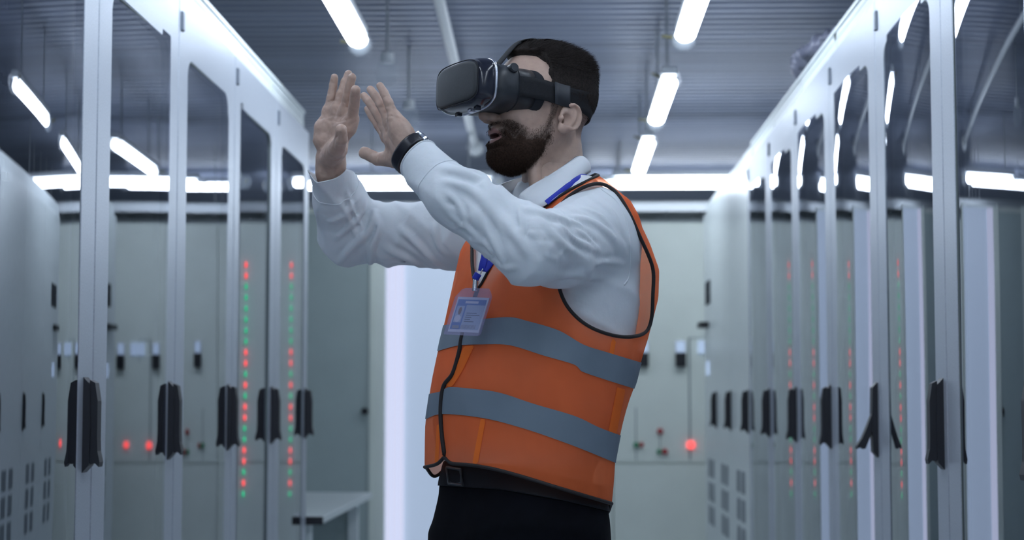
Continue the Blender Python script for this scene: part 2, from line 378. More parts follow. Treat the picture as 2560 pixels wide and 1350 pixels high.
# ------------------------------------------------------------------ ceiling lights
ZL = 1.16 + 1.30
def light(x0, y0, x1, y1, label, group, z=ZL):
    c = ((x0 + x1) / 2, (y0 + y1) / 2, z); L = math.hypot(x1 - x0, y1 - y0); rz = math.atan2(y1 - y0, x1 - x0)
    t = empty('ceiling_light', c, rz, label=label, cat='ceiling light', group=group)
    ns = 14; V = []; F = []
    xs = [(-L / 2, .55), (-L / 2 + .015, .85), (-L / 2 + .04, 1), (L / 2 - .04, 1), (L / 2 - .015, .85), (L / 2, .55)]
    for xx, s_ in xs:
        for k in range(ns): a = 2 * PI * k / ns; V.append((xx, .036 * s_ * math.cos(a), .026 * s_ * math.sin(a)))
    for i in range(5):
        for k in range(ns): F.append((i * ns + k, i * ns + (k + 1) % ns, (i + 1) * ns + (k + 1) % ns, (i + 1) * ns + k))
    F += [tuple(range(ns))[::-1], tuple(5 * ns + k for k in range(ns))]
    link('diffuser', mesh('diffuser', V, F, M['tube'], True), t)
    MB().bevbox(-L / 2 - .02, L / 2 + .02, -.03, .03, .027, .06, .005).build('housing', M['white'], t)
    for s_ in (-1, 1):
        e = MB(); pts = [(s_ * (L / 2 + .004), 0, 0), (s_ * (L / 2 + .03), 0, 0), (s_ * (L / 2 + .07), 0, .005), (s_ * (L / 2 + .085), 0, .008)]
        e.tube(pts, [.036, .045, .04, .02], 14); e.build('end_cap', M['clear'], t, smooth=True)
        MB().cyl((s_ * (L / 2 + .05), .04, .01), (s_ * (L / 2 + .075), .075, .02), .006, 8).build('clip', M['yellow'], t)
        MB().cyl((s_ * L * .35, 0, .055), (s_ * L * .35, 0, ZC - z), .006, 8).build('hanger', M['metal'], t)
XRt, XLt = .45, -.73
g1, g2 = 'lights over the right of the aisle', 'lights over the left of the aisle'
light(XRt, 5.05, XRt, 6.26, 'bright tube light at the top right, cut by the top edge of the picture', g1)
light(XRt, 7.14, XRt, 8.16, 'bright slanting tube light right of the head, middle of the right line', g1)
light(XRt, 8.85, XRt, 9.98, 'bright tube light above the shoulder, farthest of the right line', g1)
light(XLt, 5.0, XLt, 6.32, 'bright tube light above the raised hands', g2)
for y0 in (3.35, 1.7, .05, -1.6, -3.2):
    wh = {3.35: 'above the man', 1.7: 'between the man and the camera', .05: 'above the camera', -1.6: 'behind the camera', -3.2: 'against the wall behind the camera'}[y0]
    light(XRt, y0, XRt, y0 + 1.3, 'tube light of the right line out of the picture, ' + wh, g1)
    light(XLt, y0, XLt, y0 + 1.3, 'tube light of the left line out of the picture, ' + wh, g2)
light(.335, 10.45, 1.60, 10.45, 'bright crosswise tube light at the far end, right of the shoulder', 'crosswise lights at the far end')
light(-1.25, 10.45, -.42, 10.45, 'bright crosswise tube light at the far end, seen between the forearms', 'crosswise lights at the far end')
light(-2.3, 12.9, -1.0, 12.9, 'added tube light brightening the very back above the cable trays, left', 'added lights behind the switchboards', 2.74)  # both back tubes are added to brighten the dark zone above the switchboards
light(.2, 12.9, 1.5, 12.9, 'added tube light brightening the very back above the cable trays, right', 'added lights behind the switchboards', 2.74)
# unlit clear lamps and a conduit
for px, py, lb in ((968, 180, 'small clear unlit lamp under the ceiling above the fingers'), (1022, 292, 'small clear unlit lamp under the ceiling between hands and headset')):
    zz = 1.35; Y = zz * 4400 / (1000 - py); q = P(px, py, Y)
    t = empty('clear_lamp', tuple(q), label=lb, cat='lamp', group='unlit clear lamps')
    V, F = tube([(0, 0, .05), (0, 0, .02), (0, 0, -.02), (0, 0, -.05), (0, 0, -.062)], [.03, .048, .052, .036, .01], 16); link('globe', mesh('globe', V, F, M['clear'], True), t)
    MB().cyl((0, 0, .04), (0, 0, .08), .028, 14).build('socket', M['white'], t)
    MB().cyl((0, 0, .08), (0, 0, ZC + .02 - q[2]), .006, 8).build('hanger', M['metal'], t)
t = empty('ceiling_conduit', (-.52, 9, 2.74), label='pale conduit running along the ceiling behind the headset', cat='conduit')
o = (-.52, 9, 2.74)
A, B = P(1098, 0, 7.0), P(1188, 368, 11.2)
D_ = (B - A); A2 = A - D_ * 1.2
MB().cyl(A2, B, .024, 14).build('pipe', M['white'], t, origin=o, smooth=False)
V, F = tube([B - [0, .03, 0], B, B + [0, .05, 0], B + [0, .07, 0]], [.03, .055, .055, .02], 14); mk('junction_box', V, F, M['white'], t, origin=o, smooth=True)
b = MB()
for f_ in (.1, .45, .8, .97): q = A + D_ * f_; b.cyl(q, (q[0], q[1], ZC + .02), .005, 8)
b.build('hanger', M['metal'], t, origin=o)

# ------------------------------------------------------------------ implicit surfaces
def _hash(i, j, k):
    n = (i * 73856093) ^ (j * 19349663) ^ (k * 83492791); n = (n ^ (n >> 13)) * 1274126177 & 0x7fffffff
    return ((n ^ (n >> 16)) & 0xffff) / 65535.0
def noise(p):
    f = np.floor(p).astype(np.int64); t = p - f; t = t * t * (3 - 2 * t); r = 0
    for a in (0, 1):
        for b in (0, 1):
            for c in (0, 1):
                r = r + _hash(f[:, 0] + a, f[:, 1] + b, f[:, 2] + c) * (t[:, 0] if a else 1 - t[:, 0]) * (t[:, 1] if b else 1 - t[:, 1]) * (t[:, 2] if c else 1 - t[:, 2])
    return r
def smin(a, b, k):
    h_ = np.clip(.5 + .5 * (b - a) / k, 0, 1); return b * (1 - h_) + a * h_ - k * h_ * (1 - h_)
def smax(a, b, k): return -smin(-a, -b, k)
def cone(p, a, b, ra, rb):
    a = np.asarray(a, float); b = np.asarray(b, float); d = b - a; t = np.clip(((p - a) @ d) / (d @ d), 0, 1)
    return np.linalg.norm(p - a - t[:, None] * d, axis=1) - (ra + (rb - ra) * t)
def ell(p, c, r):
    q = p - np.asarray(c, float); r = np.asarray(r, float)
    k0 = np.linalg.norm(q / r, axis=1); k1 = np.linalg.norm(q / (r * r), axis=1) + 1e-9
    return k0 * (k0 - 1) / k1
def chain(p, pts, rs, k=0):
    d = None
    for i in range(len(pts) - 1):
        e = cone(p, pts[i], pts[i + 1], rs[i], rs[i + 1]); d = e if d is None else (smin(d, e, k) if k else np.minimum(d, e))
    return d
def sstep(a, b, x): t = np.clip((x - a) / (b - a), 0, 1); return t * t * (3 - 2 * t)
def nets(fn, lo, hi, h_):
    lo = np.asarray(lo, float); n = np.ceil((np.asarray(hi) - lo) / h_).astype(int) + 1
    ax = [lo[i] + h_ * np.arange(n[i]) for i in range(3)]
    # coarse pass to skip empty space
    G = np.empty(n, np.float32)
    for i in range(n[0]):
        yy, zz = np.meshgrid(ax[1], ax[2], indexing='ij'); p = np.stack([np.full(yy.size, ax[0][i]), yy.ravel(), zz.ravel()], 1)
        G[i] = fn(p).reshape(n[1], n[2])
    s = G < 0
    cnt = sum(s[a:n[0] - 1 + a, b:n[1] - 1 + b, c:n[2] - 1 + c].astype(int) for a in (0, 1) for b in (0, 1) for c in (0, 1))
    act = (cnt > 0) & (cnt < 8); idx = -np.ones(act.shape, int); ci = np.argwhere(act); idx[act] = np.arange(len(ci))
    acc = np.zeros((len(ci), 3)); num = np.zeros(len(ci))
    cor = [(a, b, c) for a in (0, 1) for b in (0, 1) for c in (0, 1)]
    for A_ in cor:
        for d in range(3):
            if A_[d]: continue
            B_ = list(A_); B_[d] = 1
            ga = G[ci[:, 0] + A_[0], ci[:, 1] + A_[1], ci[:, 2] + A_[2]]; gb = G[ci[:, 0] + B_[0], ci[:, 1] + B_[1], ci[:, 2] + B_[2]]
            m_ = (ga < 0) != (gb < 0); t = np.where(m_, ga / np.where(m_, ga - gb, 1), 0)
            q = np.array(A_, float) + t[:, None] * (np.array(B_) - np.array(A_)); acc += q * m_[:, None]; num += m_
    V = lo + (ci + acc / num[:, None]) * h_
    F = []
    for d in range(3):
        e1, e2 = [(1, 2), (2, 0), (0, 1)][d]
        sl0 = [slice(None)] * 3; sl1 = [slice(None)] * 3; sl0[d] = slice(0, n[d] - 1); sl1[d] = slice(1, n[d])
        ch = s[tuple(sl0)] != s[tuple(sl1)]; pos = np.argwhere(ch)
        ok = (pos[:, e1] > 0) & (pos[:, e2] > 0) & (pos[:, e1] < n[e1] - 1) & (pos[:, e2] < n[e2] - 1); pos = pos[ok]
        def at(o1, o2):
            q = pos.copy(); q[:, e1] += o1; q[:, e2] += o2; return idx[q[:, 0], q[:, 1], q[:, 2]]
        Q = np.stack([at(-1, -1), at(0, -1), at(0, 0), at(-1, 0)], 1); flip = ~s[pos[:, 0], pos[:, 1], pos[:, 2]]
        Q[flip] = Q[flip][:, ::-1]; F.append(Q)
    return V, np.vstack(F)
def relax(V, F, it=1, lam=.5):
    for _ in range(it):
        a = np.zeros_like(V); c = np.zeros(len(V))
        for i in range(F.shape[1]):
            np.add.at(a, F[:, i], V[F[:, (i + 1) % F.shape[1]]]); np.add.at(c, F[:, i], 1)
            np.add.at(a, F[:, i], V[F[:, i - 1]]); np.add.at(c, F[:, i], 1)
        V = V + lam * (a / np.maximum(c, 1)[:, None] - V)
    return V
def tris(F): return np.vstack([F[:, [0, 1, 2]], F[:, [0, 2, 3]]])
def vnorm(V, T):
    n_ = np.cross(V[T[:, 1]] - V[T[:, 0]], V[T[:, 2]] - V[T[:, 0]]); N_ = np.zeros_like(V)
    for i in range(3): np.add.at(N_, T[:, i], n_)
    return N_ / (np.linalg.norm(N_, axis=1)[:, None] + 1e-12)
def clip(V, T, f, extra=None):
    """keep the part of a triangle mesh where f<0, cut exactly on f=0"""
    V = np.asarray(V); f = np.where(np.abs(f) < 1e-7, 1e-7, f); s = f < 0; k = s[T].sum(1)
    nV = list(V); cache = {}; out = [tuple(t) for t in T[k == 3]]
    def cut(a, b):
        key = (a, b) if a < b else (b, a)
        if key not in cache:
            t = f[a] / (f[a] - f[b]); cache[key] = len(nV); nV.append(V[a] + t * (V[b] - V[a]))
        return cache[key]
    for t in T[(k == 1) | (k == 2)]:
        t = list(map(int, t))
        if s[t].sum() == 1:
            while not s[t[0]]: t = t[1:] + t[:1]
            out.append((t[0], cut(t[0], t[1]), cut(t[0], t[2])))
        else:
            while s[t[0]]: t = t[1:] + t[:1]
            a, b = cut(t[0], t[1]), cut(t[0], t[2]); out += [(a, t[1], t[2]), (a, t[2], b)]
    nV = np.array(nV); T2 = np.array(out); u, inv = np.unique(T2, return_inverse=True)
    return nV[u], inv.reshape(T2.shape)
def loops(T):
    E = {}
    for t in T:
        for i in range(3): a, b = int(t[i]), int(t[(i + 1) % 3]); E[(a, b)] = 1
    nxt = {}
    for a, b in E:
        if (b, a) not in E: nxt.setdefault(a, []).append(b)
    out = []
    while nxt:
        a = next(iter(nxt)); L = [a]
        while True:
            c = L[-1]
            if c not in nxt: break
            b = nxt[c].pop();
            if not nxt[c]: del nxt[c]
            if b == L[0]: break
            L.append(b)
        if len(L) > 8: out.append(L)
    return out
def smooth_loop(p, it=3, step=.006):
    p = np.asarray(p)
    d = np.linalg.norm(np.roll(p, -1, 0) - p, axis=1); s_ = np.concatenate([[0], np.cumsum(d)]); n_ = max(12, int(s_[-1] / step))
    q = np.vstack([p, p[:1]]); u = np.linspace(0, s_[-1], n_, endpoint=False); p = np.stack([np.interp(u, s_, q[:, i]) for i in range(3)], 1)
    for _ in range(it): p = .5 * p + .25 * (np.roll(p, 1, 0) + np.roll(p, -1, 0))
    return p
def polysd(pts, poly):
    """signed distance in pixels, negative outside, positive inside"""
    poly = np.asarray(poly, float); d = np.full(len(pts), 1e9); ins = np.zeros(len(pts), bool); n_ = len(poly)
    for i in range(n_):
        a, b = poly[i], poly[(i + 1) % n_]; e = b - a; w_ = pts - a; t = np.clip((w_ @ e) / (e @ e), 0, 1)
        d = np.minimum(d, np.linalg.norm(w_ - t[:, None] * e, axis=1))
        c = ((a[1] > pts[:, 1]) != (b[1] > pts[:, 1])) & (pts[:, 0] < (b[0] - a[0]) * (pts[:, 1] - a[1]) / (b[1] - a[1] + 1e-12) + a[0]); ins ^= c
    return np.where(ins, d, -d)

# ------------------------------------------------------------------ person materials
M['skin'] = noisy(mat('skin', (.47, .325, .26), .52, Subsurface_Weight=.12, Subsurface_Scale=.01), 60, .10, .12, 350, bdist=.002)
M['skin'].node_tree.nodes['Principled BSDF'].inputs['Subsurface Radius'].default_value = (1, .35, .2)
M['lip'] = mat('lip', (.27, .135, .12), .5); M['mouth'] = mat('mouth_inside', (.05, .012, .012), .6)
M['hair'] = noisy(mat('dark_hair', (.020, .015, .013), .8, Specular_IOR_Level=.25), 300, .5)
M['beard'] = noisy(mat('brown_beard', (.040, .023, .016), .85, Specular_IOR_Level=.2), 300, .5)
M['shirt'] = noisy(mat('white_shirt_cotton', (.66, .70, .74), .75, Subsurface_Weight=.05, Subsurface_Scale=.004), 14, .03, .25, 22, bdist=.01)
M['button'] = mat('shirt_button', (.7, .72, .72), .3)
M['trousers'] = noisy(mat('black_trousers', (.0030, .0035, .006), .95, Specular_IOR_Level=.12), 40, .2)
M['belt'] = mat('belt_leather', (.004, .0045, .008), .6, Specular_IOR_Level=.25); M['buckle'] = mat('buckle_black_metal', (.05, .06, .07), .35, .3)
M['shoe'] = mat('black_shoe', (.01, .01, .01), .35)
def sheer(name, col, a, tr=.35):
    m = mat(name, col, .8, Alpha=a); nt = m.node_tree; N = nt.nodes.new; L = nt.links.new; b = nt.nodes['Principled BSDF']; b.inputs['Alpha'].default_value = 1
    t = N('ShaderNodeBsdfTranslucent'); t.inputs[0].default_value = (*col, 1); m1 = N('ShaderNodeMixShader'); m1.inputs[0].default_value = tr
    tp = N('ShaderNodeBsdfTransparent'); m2 = N('ShaderNodeMixShader'); m2.inputs[0].default_value = a
    tp.inputs[0].default_value = (1, .75, .6, 1)
    no = N('ShaderNodeTexNoise'); no.inputs['Scale'].default_value = 9; tc = N('ShaderNodeTexCoord'); mp = N('ShaderNodeMapping'); mp.inputs['Scale'].default_value = (2.2, 2.2, .55)
    L(tc.outputs['Object'], mp.inputs[0]); L(mp.outputs[0], no.inputs['Vector']); bp = N('ShaderNodeBump'); bp.inputs['Distance'].default_value = .02; bp.inputs['Strength'].default_value = .3
    L(no.outputs[0], bp.inputs['Height']); L(bp.outputs[0], b.inputs['Normal']); L(bp.outputs[0], t.inputs['Normal'])
    n2 = N('ShaderNodeTexNoise'); n2.inputs['Scale'].default_value = 6; n2.inputs['Detail'].default_value = 3; L(tc.outputs['Object'], n2.inputs['Vector'])
    r2 = N('ShaderNodeMapRange'); r2.inputs[1].default_value = .35; r2.inputs[2].default_value = .65; r2.inputs[3].default_value = a - .10; r2.inputs[4].default_value = a + .05; L(n2.outputs[0], r2.inputs[0]); L(r2.outputs[0], m2.inputs[0])
    L(b.outputs[0], m1.inputs[1]); L(t.outputs[0], m1.inputs[2]); L(tp.outputs[0], m2.inputs[1]); L(m1.outputs[0], m2.inputs[2])
    L(m2.outputs[0], nt.nodes['Material Output'].inputs[0]); return m
M['vest'] = sheer('orange_mesh_polyester', (1.0, .20, .055), .78)
M['band'] = noisy(mat('reflective_tape', (.17, .215, .265), .55, .15), 8, .06, .15, 16)
M['piping'] = mat('black_binding', (.012, .009, .010), .7)
M['blue'] = mat('blue_lanyard_weave', (.012, .03, .42), .6)
M['hs_body'] = noisy(mat('headset_matte_plastic', (.022, .026, .032), .42), 200, .1)
M['hs_gloss'] = mat('headset_gloss_plastic', (.012, .014, .026), .16)
M['hs_plate'] = noisy(mat('headset_faceplate', (.022, .026, .030), .5), 300, .15)
M['silver'] = mat('silver_trim', (.6, .62, .7), .22, .9)
M['foam'] = mat('face_foam', (.012, .014, .02), .9)
M['strap'] = noisy(mat('elastic_strap', (.008, .009, .012), .9), 400, .3); M['strap2'] = mat('strap_slider', (.022, .026, .034), .6)
M['watchband'] = mat('watch_rubber', (.008, .008, .014), .35); M['steel'] = mat('steel', (.6, .63, .68), .18, 1)

# ------------------------------------------------------------------ head (local: x forward, y his left, z up; origin between the ears)
HY = math.radians(29)
HO = P(1358, 293, 3.15)
HF = np.array([-math.cos(HY), -math.sin(HY), 0]); HL = np.array([math.sin(HY), -math.cos(HY), 0]); HU = np.array([0, 0, 1.])
HM = np.stack([HF, HL, HU])                     # rows: local axes in world
HPITCH = math.radians(1); _c, _s = math.cos(HPITCH), math.sin(HPITCH)
HM = np.stack([_c * HM[0] + _s * HM[2], HM[1], -_s * HM[0] + _c * HM[2]])
def toL(p): return (p - HO) @ HM.T
def toW(q): return np.atleast_2d(q) @ HM + HO
def head_core(q):
    ya = np.stack([q[:, 0], np.abs(q[:, 1]), q[:, 2]], 1)
    d = ell(q, (-.010, 0, .046), (.0935, .076, .080))
    d = smin(d, ell(q, (.027, 0, .037), (.060, .064, .068)), .03)
    d = smin(d, ell(q, (.033, 0, -.020), (.057, .056, .075)), .025)
    d = smin(d, ell(ya, (.062, .030, -.012), (.030, .028, .024)), .02)          # cheek
    d = smin(d, cone(ya, (-.002, .050, -.034), (.050, .030, -.064), .017, .017), .02)
    d = smin(d, cone(ya, (.050, .026, -.064), (.076, .006, -.069), .017, .019), .02)
    d = smin(d, ell(q, (.030, 0, -.048), (.055, .045, .035)), .02)
    return d
def head_sdf(q):
    ya = np.stack([q[:, 0], np.abs(q[:, 1]), q[:, 2]], 1)
    d = head_core(q)
    # muzzle, nose, lips
    d = smin(d, ell(q, (.070, 0, -.040), (.030, .030, .028)), .015)
    d = smin(d, cone(q, (.088, 0, .040), (.119, 0, -.008), .009, .0105), .012)
    d = smin(d, ell(ya, (.106, .011, -.012), (.012, .0085, .0085)), .006)
    d = smax(d, -ell(ya, (.111, .0075, -.022), (.008, .0038, .0055)), .003)
    d = smin(d, ell(q, (.096, 0, -.0335), (.0095, .024, .0075)), .007)
    d = smin(d, ell(q, (.093, 0, -.0535), (.0095, .021, .0080)), .006)
    d = smax(d, -ell(q, (.104, 0, -.0435), (.016, .017, .0038)), .003)
    # ears
    e = (ya - np.array([.001, .073, -.013])) / np.array([1.2, 1, .87])                             # lean back and flare out
    ex = e[:, 0] * math.cos(.35) + e[:, 1] * math.sin(.35); ey = -e[:, 0] * math.sin(.35) + e[:, 1] * math.cos(.35); ez = e[:, 2]
    ex, ez = ex * math.cos(.2) + ez * math.sin(.2), -ex * math.sin(.2) + ez * math.cos(.2)
    k = np.stack([ex, ey, ez], 1)
    ear = ell(k, (-.008, .006, .004), (.020, .006, .031))
    ear = smin(ear, ell(k, (.000, .006, -.022), (.010, .0065, .011)), .006)
    t_ = np.linspace(-.6, 3.9, 10); rim = [(-.009 - .0165 * math.sin(u) * 1.0, .012, .005 + .0265 * math.cos(u)) for u in t_]
    ear = smin(ear, chain(k, [np.array(r) for r in rim], [.0036] * 10), .004)
    ear = smin(ear, cone(k, (-.016, .0125, .018), (-.013, .011, -.010), .0028, .003), .004)
    ear = smax(ear, -ell(k, (.0005, .0145, -.004), (.0098, .0120, .0140)), .002); ear = smax(ear, -ell(k, (.003, .006, -.007), (.0048, .008, .0055)), .002)
    ear = smax(ear, -chain(k, [np.array((-.009 - .0118 * math.sin(u), .0145, .005 + .0205 * math.cos(u))) for u in np.linspace(.0, 2.7, 7)], [.0034] * 7), .0015)
    ear = smin(ear, ell(k, (.011, .009, -.004), (.004, .005, .006)), .004)
    return smin(d, ear, .005)
def zl_hair(x): return np.interp(x, [-.12, -.045, -.036, -.030, .006, .009, .022, .028, .040, .06, .085], [-.048, -.040, -.01, .028, .028, -.015, -.012, .088, .100, .105, .107])
def hair_th(q):
    m_ = sstep(-.004, .010, q[:, 2] - zl_hair(q[:, 0] + .002 * np.sin(q[:, 2] * 260)))
    top = sstep(.045, .115, q[:, 2])
    nz = noise(q * np.array([60, 160, 60.])) - .5
    front = np.exp(-((q[:, 0] - .05) / .03) ** 2) * top * .004
    return m_ * (.0020 + .0085 * top + front + .004 * nz * top) * sstep(.022, .050, q[:, 2] + 1.0 * np.maximum(-q[:, 0] - .045, 0)) - .0012
def beard_mask(q):
    x, z = q[:, 0], q[:, 2]
    up = np.interp(x, [-.01, .010, .020, .028, .040, .055, .070, .078, .088, .12], [-.0, -.002, -.010, -.030, -.040, -.044, -.034, -.022, -.017, -.015])
    m_ = sstep(-.003, .012, up - z)
    back = np.interp(z, [-.11, -.085, -.065, -.05, -.03, 0], [.045, .034, .022, .015, .011, .010])
    m_ = m_ * sstep(-.003, .010, x - back)
    mouth = ell(q, (.100, 0, -.0455), (.022, .0215, .0090)); m_ = m_ * sstep(-.001, .004, mouth)
    soul = ell(q, (.098, .0, -.062), (.02, .030, .006)); m_ = m_ * (1 - .35 * (soul < 0))
    return m_
def beard_th(q):
    m_ = beard_mask(q); chin = sstep(-.040, -.08, q[:, 2]) * sstep(.01, .06, q[:, 0])
    nz = noise(q * 130.) - .5
    return m_ * (.0030 + .0085 * chin + .0030 * nz) * (1 - .6 * sstep(-.045, -.02, q[:, 2]) * (q[:, 0] < .06)) - .0012

# ------------------------------------------------------------------ torso frame
BY = math.radians(36)
BF = np.array([-math.cos(BY), -math.sin(BY), 0]); BL = np.array([math.sin(BY), -math.cos(BY), 0])
def ztab(rows, key):
    rows = sorted(rows, key=lambda r: -r[0]); return [P(1350, r[0], 3.15)[2] for r in rows], rows
def make_torso(rows):
    """rows: (py, px_left, px_right, lateral half width)"""
    zs, rows = ztab(rows, 0); cx = []; dd = []; ww = []
    for z, (py, l, r, w_) in zip(zs, rows):
        cx.append(P((l + r) / 2, py, 3.15)[0]); E = (r - l) / 2 / (FPX / 3.15)
        ww.append(w_); dd.append(math.sqrt(max(E * E - (w_ * math.sin(BY)) ** 2, .0009)) / math.cos(BY))
    th = np.linspace(0, 2 * PI, 72, endpoint=False); ce, se = np.cos(th), np.sin(th)
    for _ in range(5):                                # calibrate every section against the camera's view of it
        for i, (py, l, r, w_) in enumerate(rows):
            uu = dd[i] * np.sign(ce) * np.abs(ce) ** (2 / 2.25); vv = ww[i] * np.sign(se) * np.abs(se) ** (2 / 2.25)
            ring = np.stack([cx[i] + uu * BF[0] + vv * BL[0], 3.15 + uu * BF[1] + vv * BL[1], np.full(72, zs[i])], 1); px = proj(ring)[:, 0]
            cx[i] += ((l + r) / 2 - (px.min() + px.max()) / 2) / 1400; k = (r - l) / (px.max() - px.min()); dd[i] *= k ** 1.3; ww[i] *= k ** .6
    def f(p):
        z = p[:, 2]; c = np.interp(z, zs, cx); d_ = np.interp(z, zs, dd); w_ = np.interp(z, zs, ww)
        X = p[:, 0] - c; Y_ = p[:, 1] - 3.15; u = X * BF[0] + Y_ * BF[1]; v = X * BL[0] + Y_ * BL[1]
        ex = 2.25; q = (np.abs(u / d_) ** ex + np.abs(v / w_) ** ex) ** (1 / ex); g = (q - 1) * np.minimum(d_, w_)
        g = np.maximum(g, z - zs[-1]); g = np.maximum(g, zs[0] - z); return g, u, v, d_, w_
    return f, zs
shirt_rows = [(1300, 1108, 1496, .165), (1200, 1118, 1480, .155), (1160, 1112, 1488, .16), (1130, 1100, 1515, .172), (1100, 1085, 1535, .18), (1000, 1085, 1558, .185), (900, 1098, 1580, .19), (800, 1118, 1594, .195),
              (700, 1140, 1600, .20), (620, 1165, 1598, .205), (560, 1200, 1580, .19), (520, 1235, 1558, .168), (490, 1265, 1518, .13), (465, 1288, 1495, .098), (445, 1300, 1470, .085), (430, 1310, 1452, .07)]
vest_rows = [(1320, 1052, 1530, .205), (1250, 1052, 1537, .205), (1150, 1057, 1548, .205), (1050, 1065, 1574, .208), (950, 1078, 1601, .21), (850, 1093, 1624, .215), (750, 1112, 1640, .218), (680, 1128, 1642, .222),
             (620, 1146, 1628, .222), (560, 1185, 1612, .216), (520, 1212, 1595, .206), (490, 1240, 1565, .178), (465, 1265, 1528, .140), (445, 1284, 1490, .110), (425, 1300, 1465, .085)]
shirt_t, _ = make_torso(shirt_rows); vest_t, _ = make_torso(vest_rows)

# arms
LS, LE, LWr = P(1480, 592, 3.03), P(1325, 613, 2.81), P(1042, 397, 2.885)
LM = P(1140, 492, 2.84)
RS, RE, RWr = P(1262, 590, 3.36), P(878, 583, 3.50), P(822, 410, 3.345)
RM = P(850, 500, 3.43); MID = P(1395, 624, 2.92)
def ridge(p, d, fr, wob=2.2, sc=9., ph=0, sharp=2):
    d = np.array(d, float); d /= np.linalg.norm(d)
    return (1 - np.abs(np.sin(p @ d * fr + wob * noise(p * sc + ph) + ph))) ** sharp
def bare_l(p):
    la = smin(smin(cone(p, LS, MID, .080, .060), cone(p, MID, LE, .060, .055), .02), cone(p, LE, LM, .055, .046), .03)
    la = smin(la, cone(p, LM, LWr + (LWr - LM) * .3, .046, .030), .015)
    return la
def bare_r(p):
    ra = smin(cone(p, RS, RE, .072, .058), cone(p, RE, RM, .056, .052), .035)
    ra = smin(ra, cone(p, RM, RWr + (RWr - RM) * .3, .050, .037), .02)
    return ra
def shirt_sdf(p):
    g = shirt_t(p)[0]
    fl = .0035 * ridge(p, (.3, .2, 1), 34, 3, 7, 1) * 1 + .003 * ridge(p, (1, -.6, .25), 26, 2.5, 6, 3)
    d = g - fl * .7
    la = bare_l(p); ra = bare_r(p)
    # folds: strong along the forearms, fan from the elbow and shoulder
    s1 = ridge(p, (.45, .1, 1.0), 42, 2.6, 8, .4); s2 = ridge(p, (1, .2, -.55), 30, 2.8, 7, 2.1); s3 = ridge(p, (1, .0, .15), 38, 3.5, 10, .7)
    px = p[:, 0]
    wl = np.exp(-((px - LE[0] + .03) / .09) ** 2)
    la = la - .0055 * s1 * (1 - wl) - .008 * s2 * wl - .0035 * s3
    ra = ra - .006 * ridge(p, (1, .1, .9), 40, 2.4, 7, 4) - .004 * ridge(p, (1, 0, -.7), 34, 2, 8, 5) + .002
    la = creases(p, la, FOLDS); ra = creases(p, ra, RFOLDS)
    d = smin(d, la, .018); d = smin(d, ra, .02)
    return d
def creases(p, d, folds):
    m_ = np.where(np.abs(d) < .030)[0]
    if not len(m_): return d
    q = p[m_]; acc = np.zeros(len(m_))
    for pts, amp, w_ in folds:
        L = np.linalg.norm(np.diff(pts, axis=0), axis=1); s0 = np.concatenate([[0], np.cumsum(L)]) / L.sum(); best = np.full(len(q), 9.); tt = np.zeros(len(q))
        near = np.linalg.norm(q - pts.mean(0), axis=1) < L.sum() / 2 + .06; qi = np.where(near)[0]; qq = q[qi]; bd = np.full(len(qi), 9.); bt = np.zeros(len(qi))
        for i in range(len(L)):
            e = pts[i + 1] - pts[i]; t = np.clip(((qq - pts[i]) @ e) / (e @ e), 0, 1); dd_ = np.linalg.norm(qq - pts[i] - t[:, None] * e, axis=1)
            c = dd_ < bd; bd = np.where(c, dd_, bd); bt = np.where(c, s0[i] + t * (s0[i + 1] - s0[i]), bt)
        taper = np.sin(np.pi * np.clip(bt, .02, .98)) ** .6
        w_ = w_ * .72; acc[qi] += 1.35 * amp * taper * (np.exp(-(bd / w_) ** 2) - .35 * np.exp(-((bd - 1.9 * w_) / w_) ** 2))
    d = d.copy(); d[m_] -= acc; return d
FOLDS = []; RFOLDS = []
def surf(px, py, fn):
    """first point of a camera ray on the bare sleeve"""
    d_ = CF * FPX + CR * (px - 1280) + CU * (675 - py); d_ /= np.linalg.norm(d_); t = np.linspace(2.5, 3.8, 1300); p_ = CP + t[:, None] * d_
    v = fn(p_); i = int(np.argmax(v < .001)) if (v < .001).any() else int(np.argmin(v)); return p_[i]
def fold(lst, pts, amp, w_):
    fn = bare_l if lst is FOLDS else bare_r
    pts = spline([(a, b, 0) for a, b in pts], 3)[:, :2]
    lst.append((np.array([surf(x, y_, fn) for x, y_ in pts]), amp, w_))
for a in ([(1105, 420), (1150, 428), (1207, 446)], [(1120, 412), (1170, 425), (1212, 441), (1216, 468)]): fold(FOLDS, a, .010, .010)
fold(FOLDS, [(1118, 452), (1175, 472), (1225, 520), (1262, 590)], .0095, .009)
fold(FOLDS, [(1205, 460), (1238, 520), (1290, 590), (1330, 650)], .008, .010)
fold(FOLDS, [(1100, 500), (1135, 545), (1190, 590)], .007, .007)
fold(FOLDS, [(1120, 480), (1150, 520), (1165, 560), (1200, 610)], .008, .006)
fold(FOLDS, [(1095, 520), (1130, 520), (1150, 545)], .006, .005); fold(FOLDS, [(1130, 570), (1165, 565), (1190, 590), (1215, 585)], .006, .005)
fold(FOLDS, [(1170, 600), (1210, 605), (1235, 640)], .006, .006); fold(FOLDS, [(1210, 560), (1240, 620), (1262, 672)], .007, .008)
fold(FOLDS, [(1298, 505), (1302, 560), (1306, 600)], .006, .006); fold(FOLDS, [(1298, 580), (1350, 592), (1395, 585)], .005, .004); fold(FOLDS, [(1300, 572), (1350, 584), (1400, 572)], .004, .004)
fold(FOLDS, [(1305, 520), (1345, 528), (1390, 542), (1440, 560)], .009, .009)
fold(FOLDS, [(1395, 530), (1420, 548), (1452, 565)], .007, .007)
fold(FOLDS, [(1350, 545), (1385, 590), (1430, 632)], .007, .007); fold(FOLDS, [(1400, 560), (1440, 600), (1500, 628)], .008, .007)
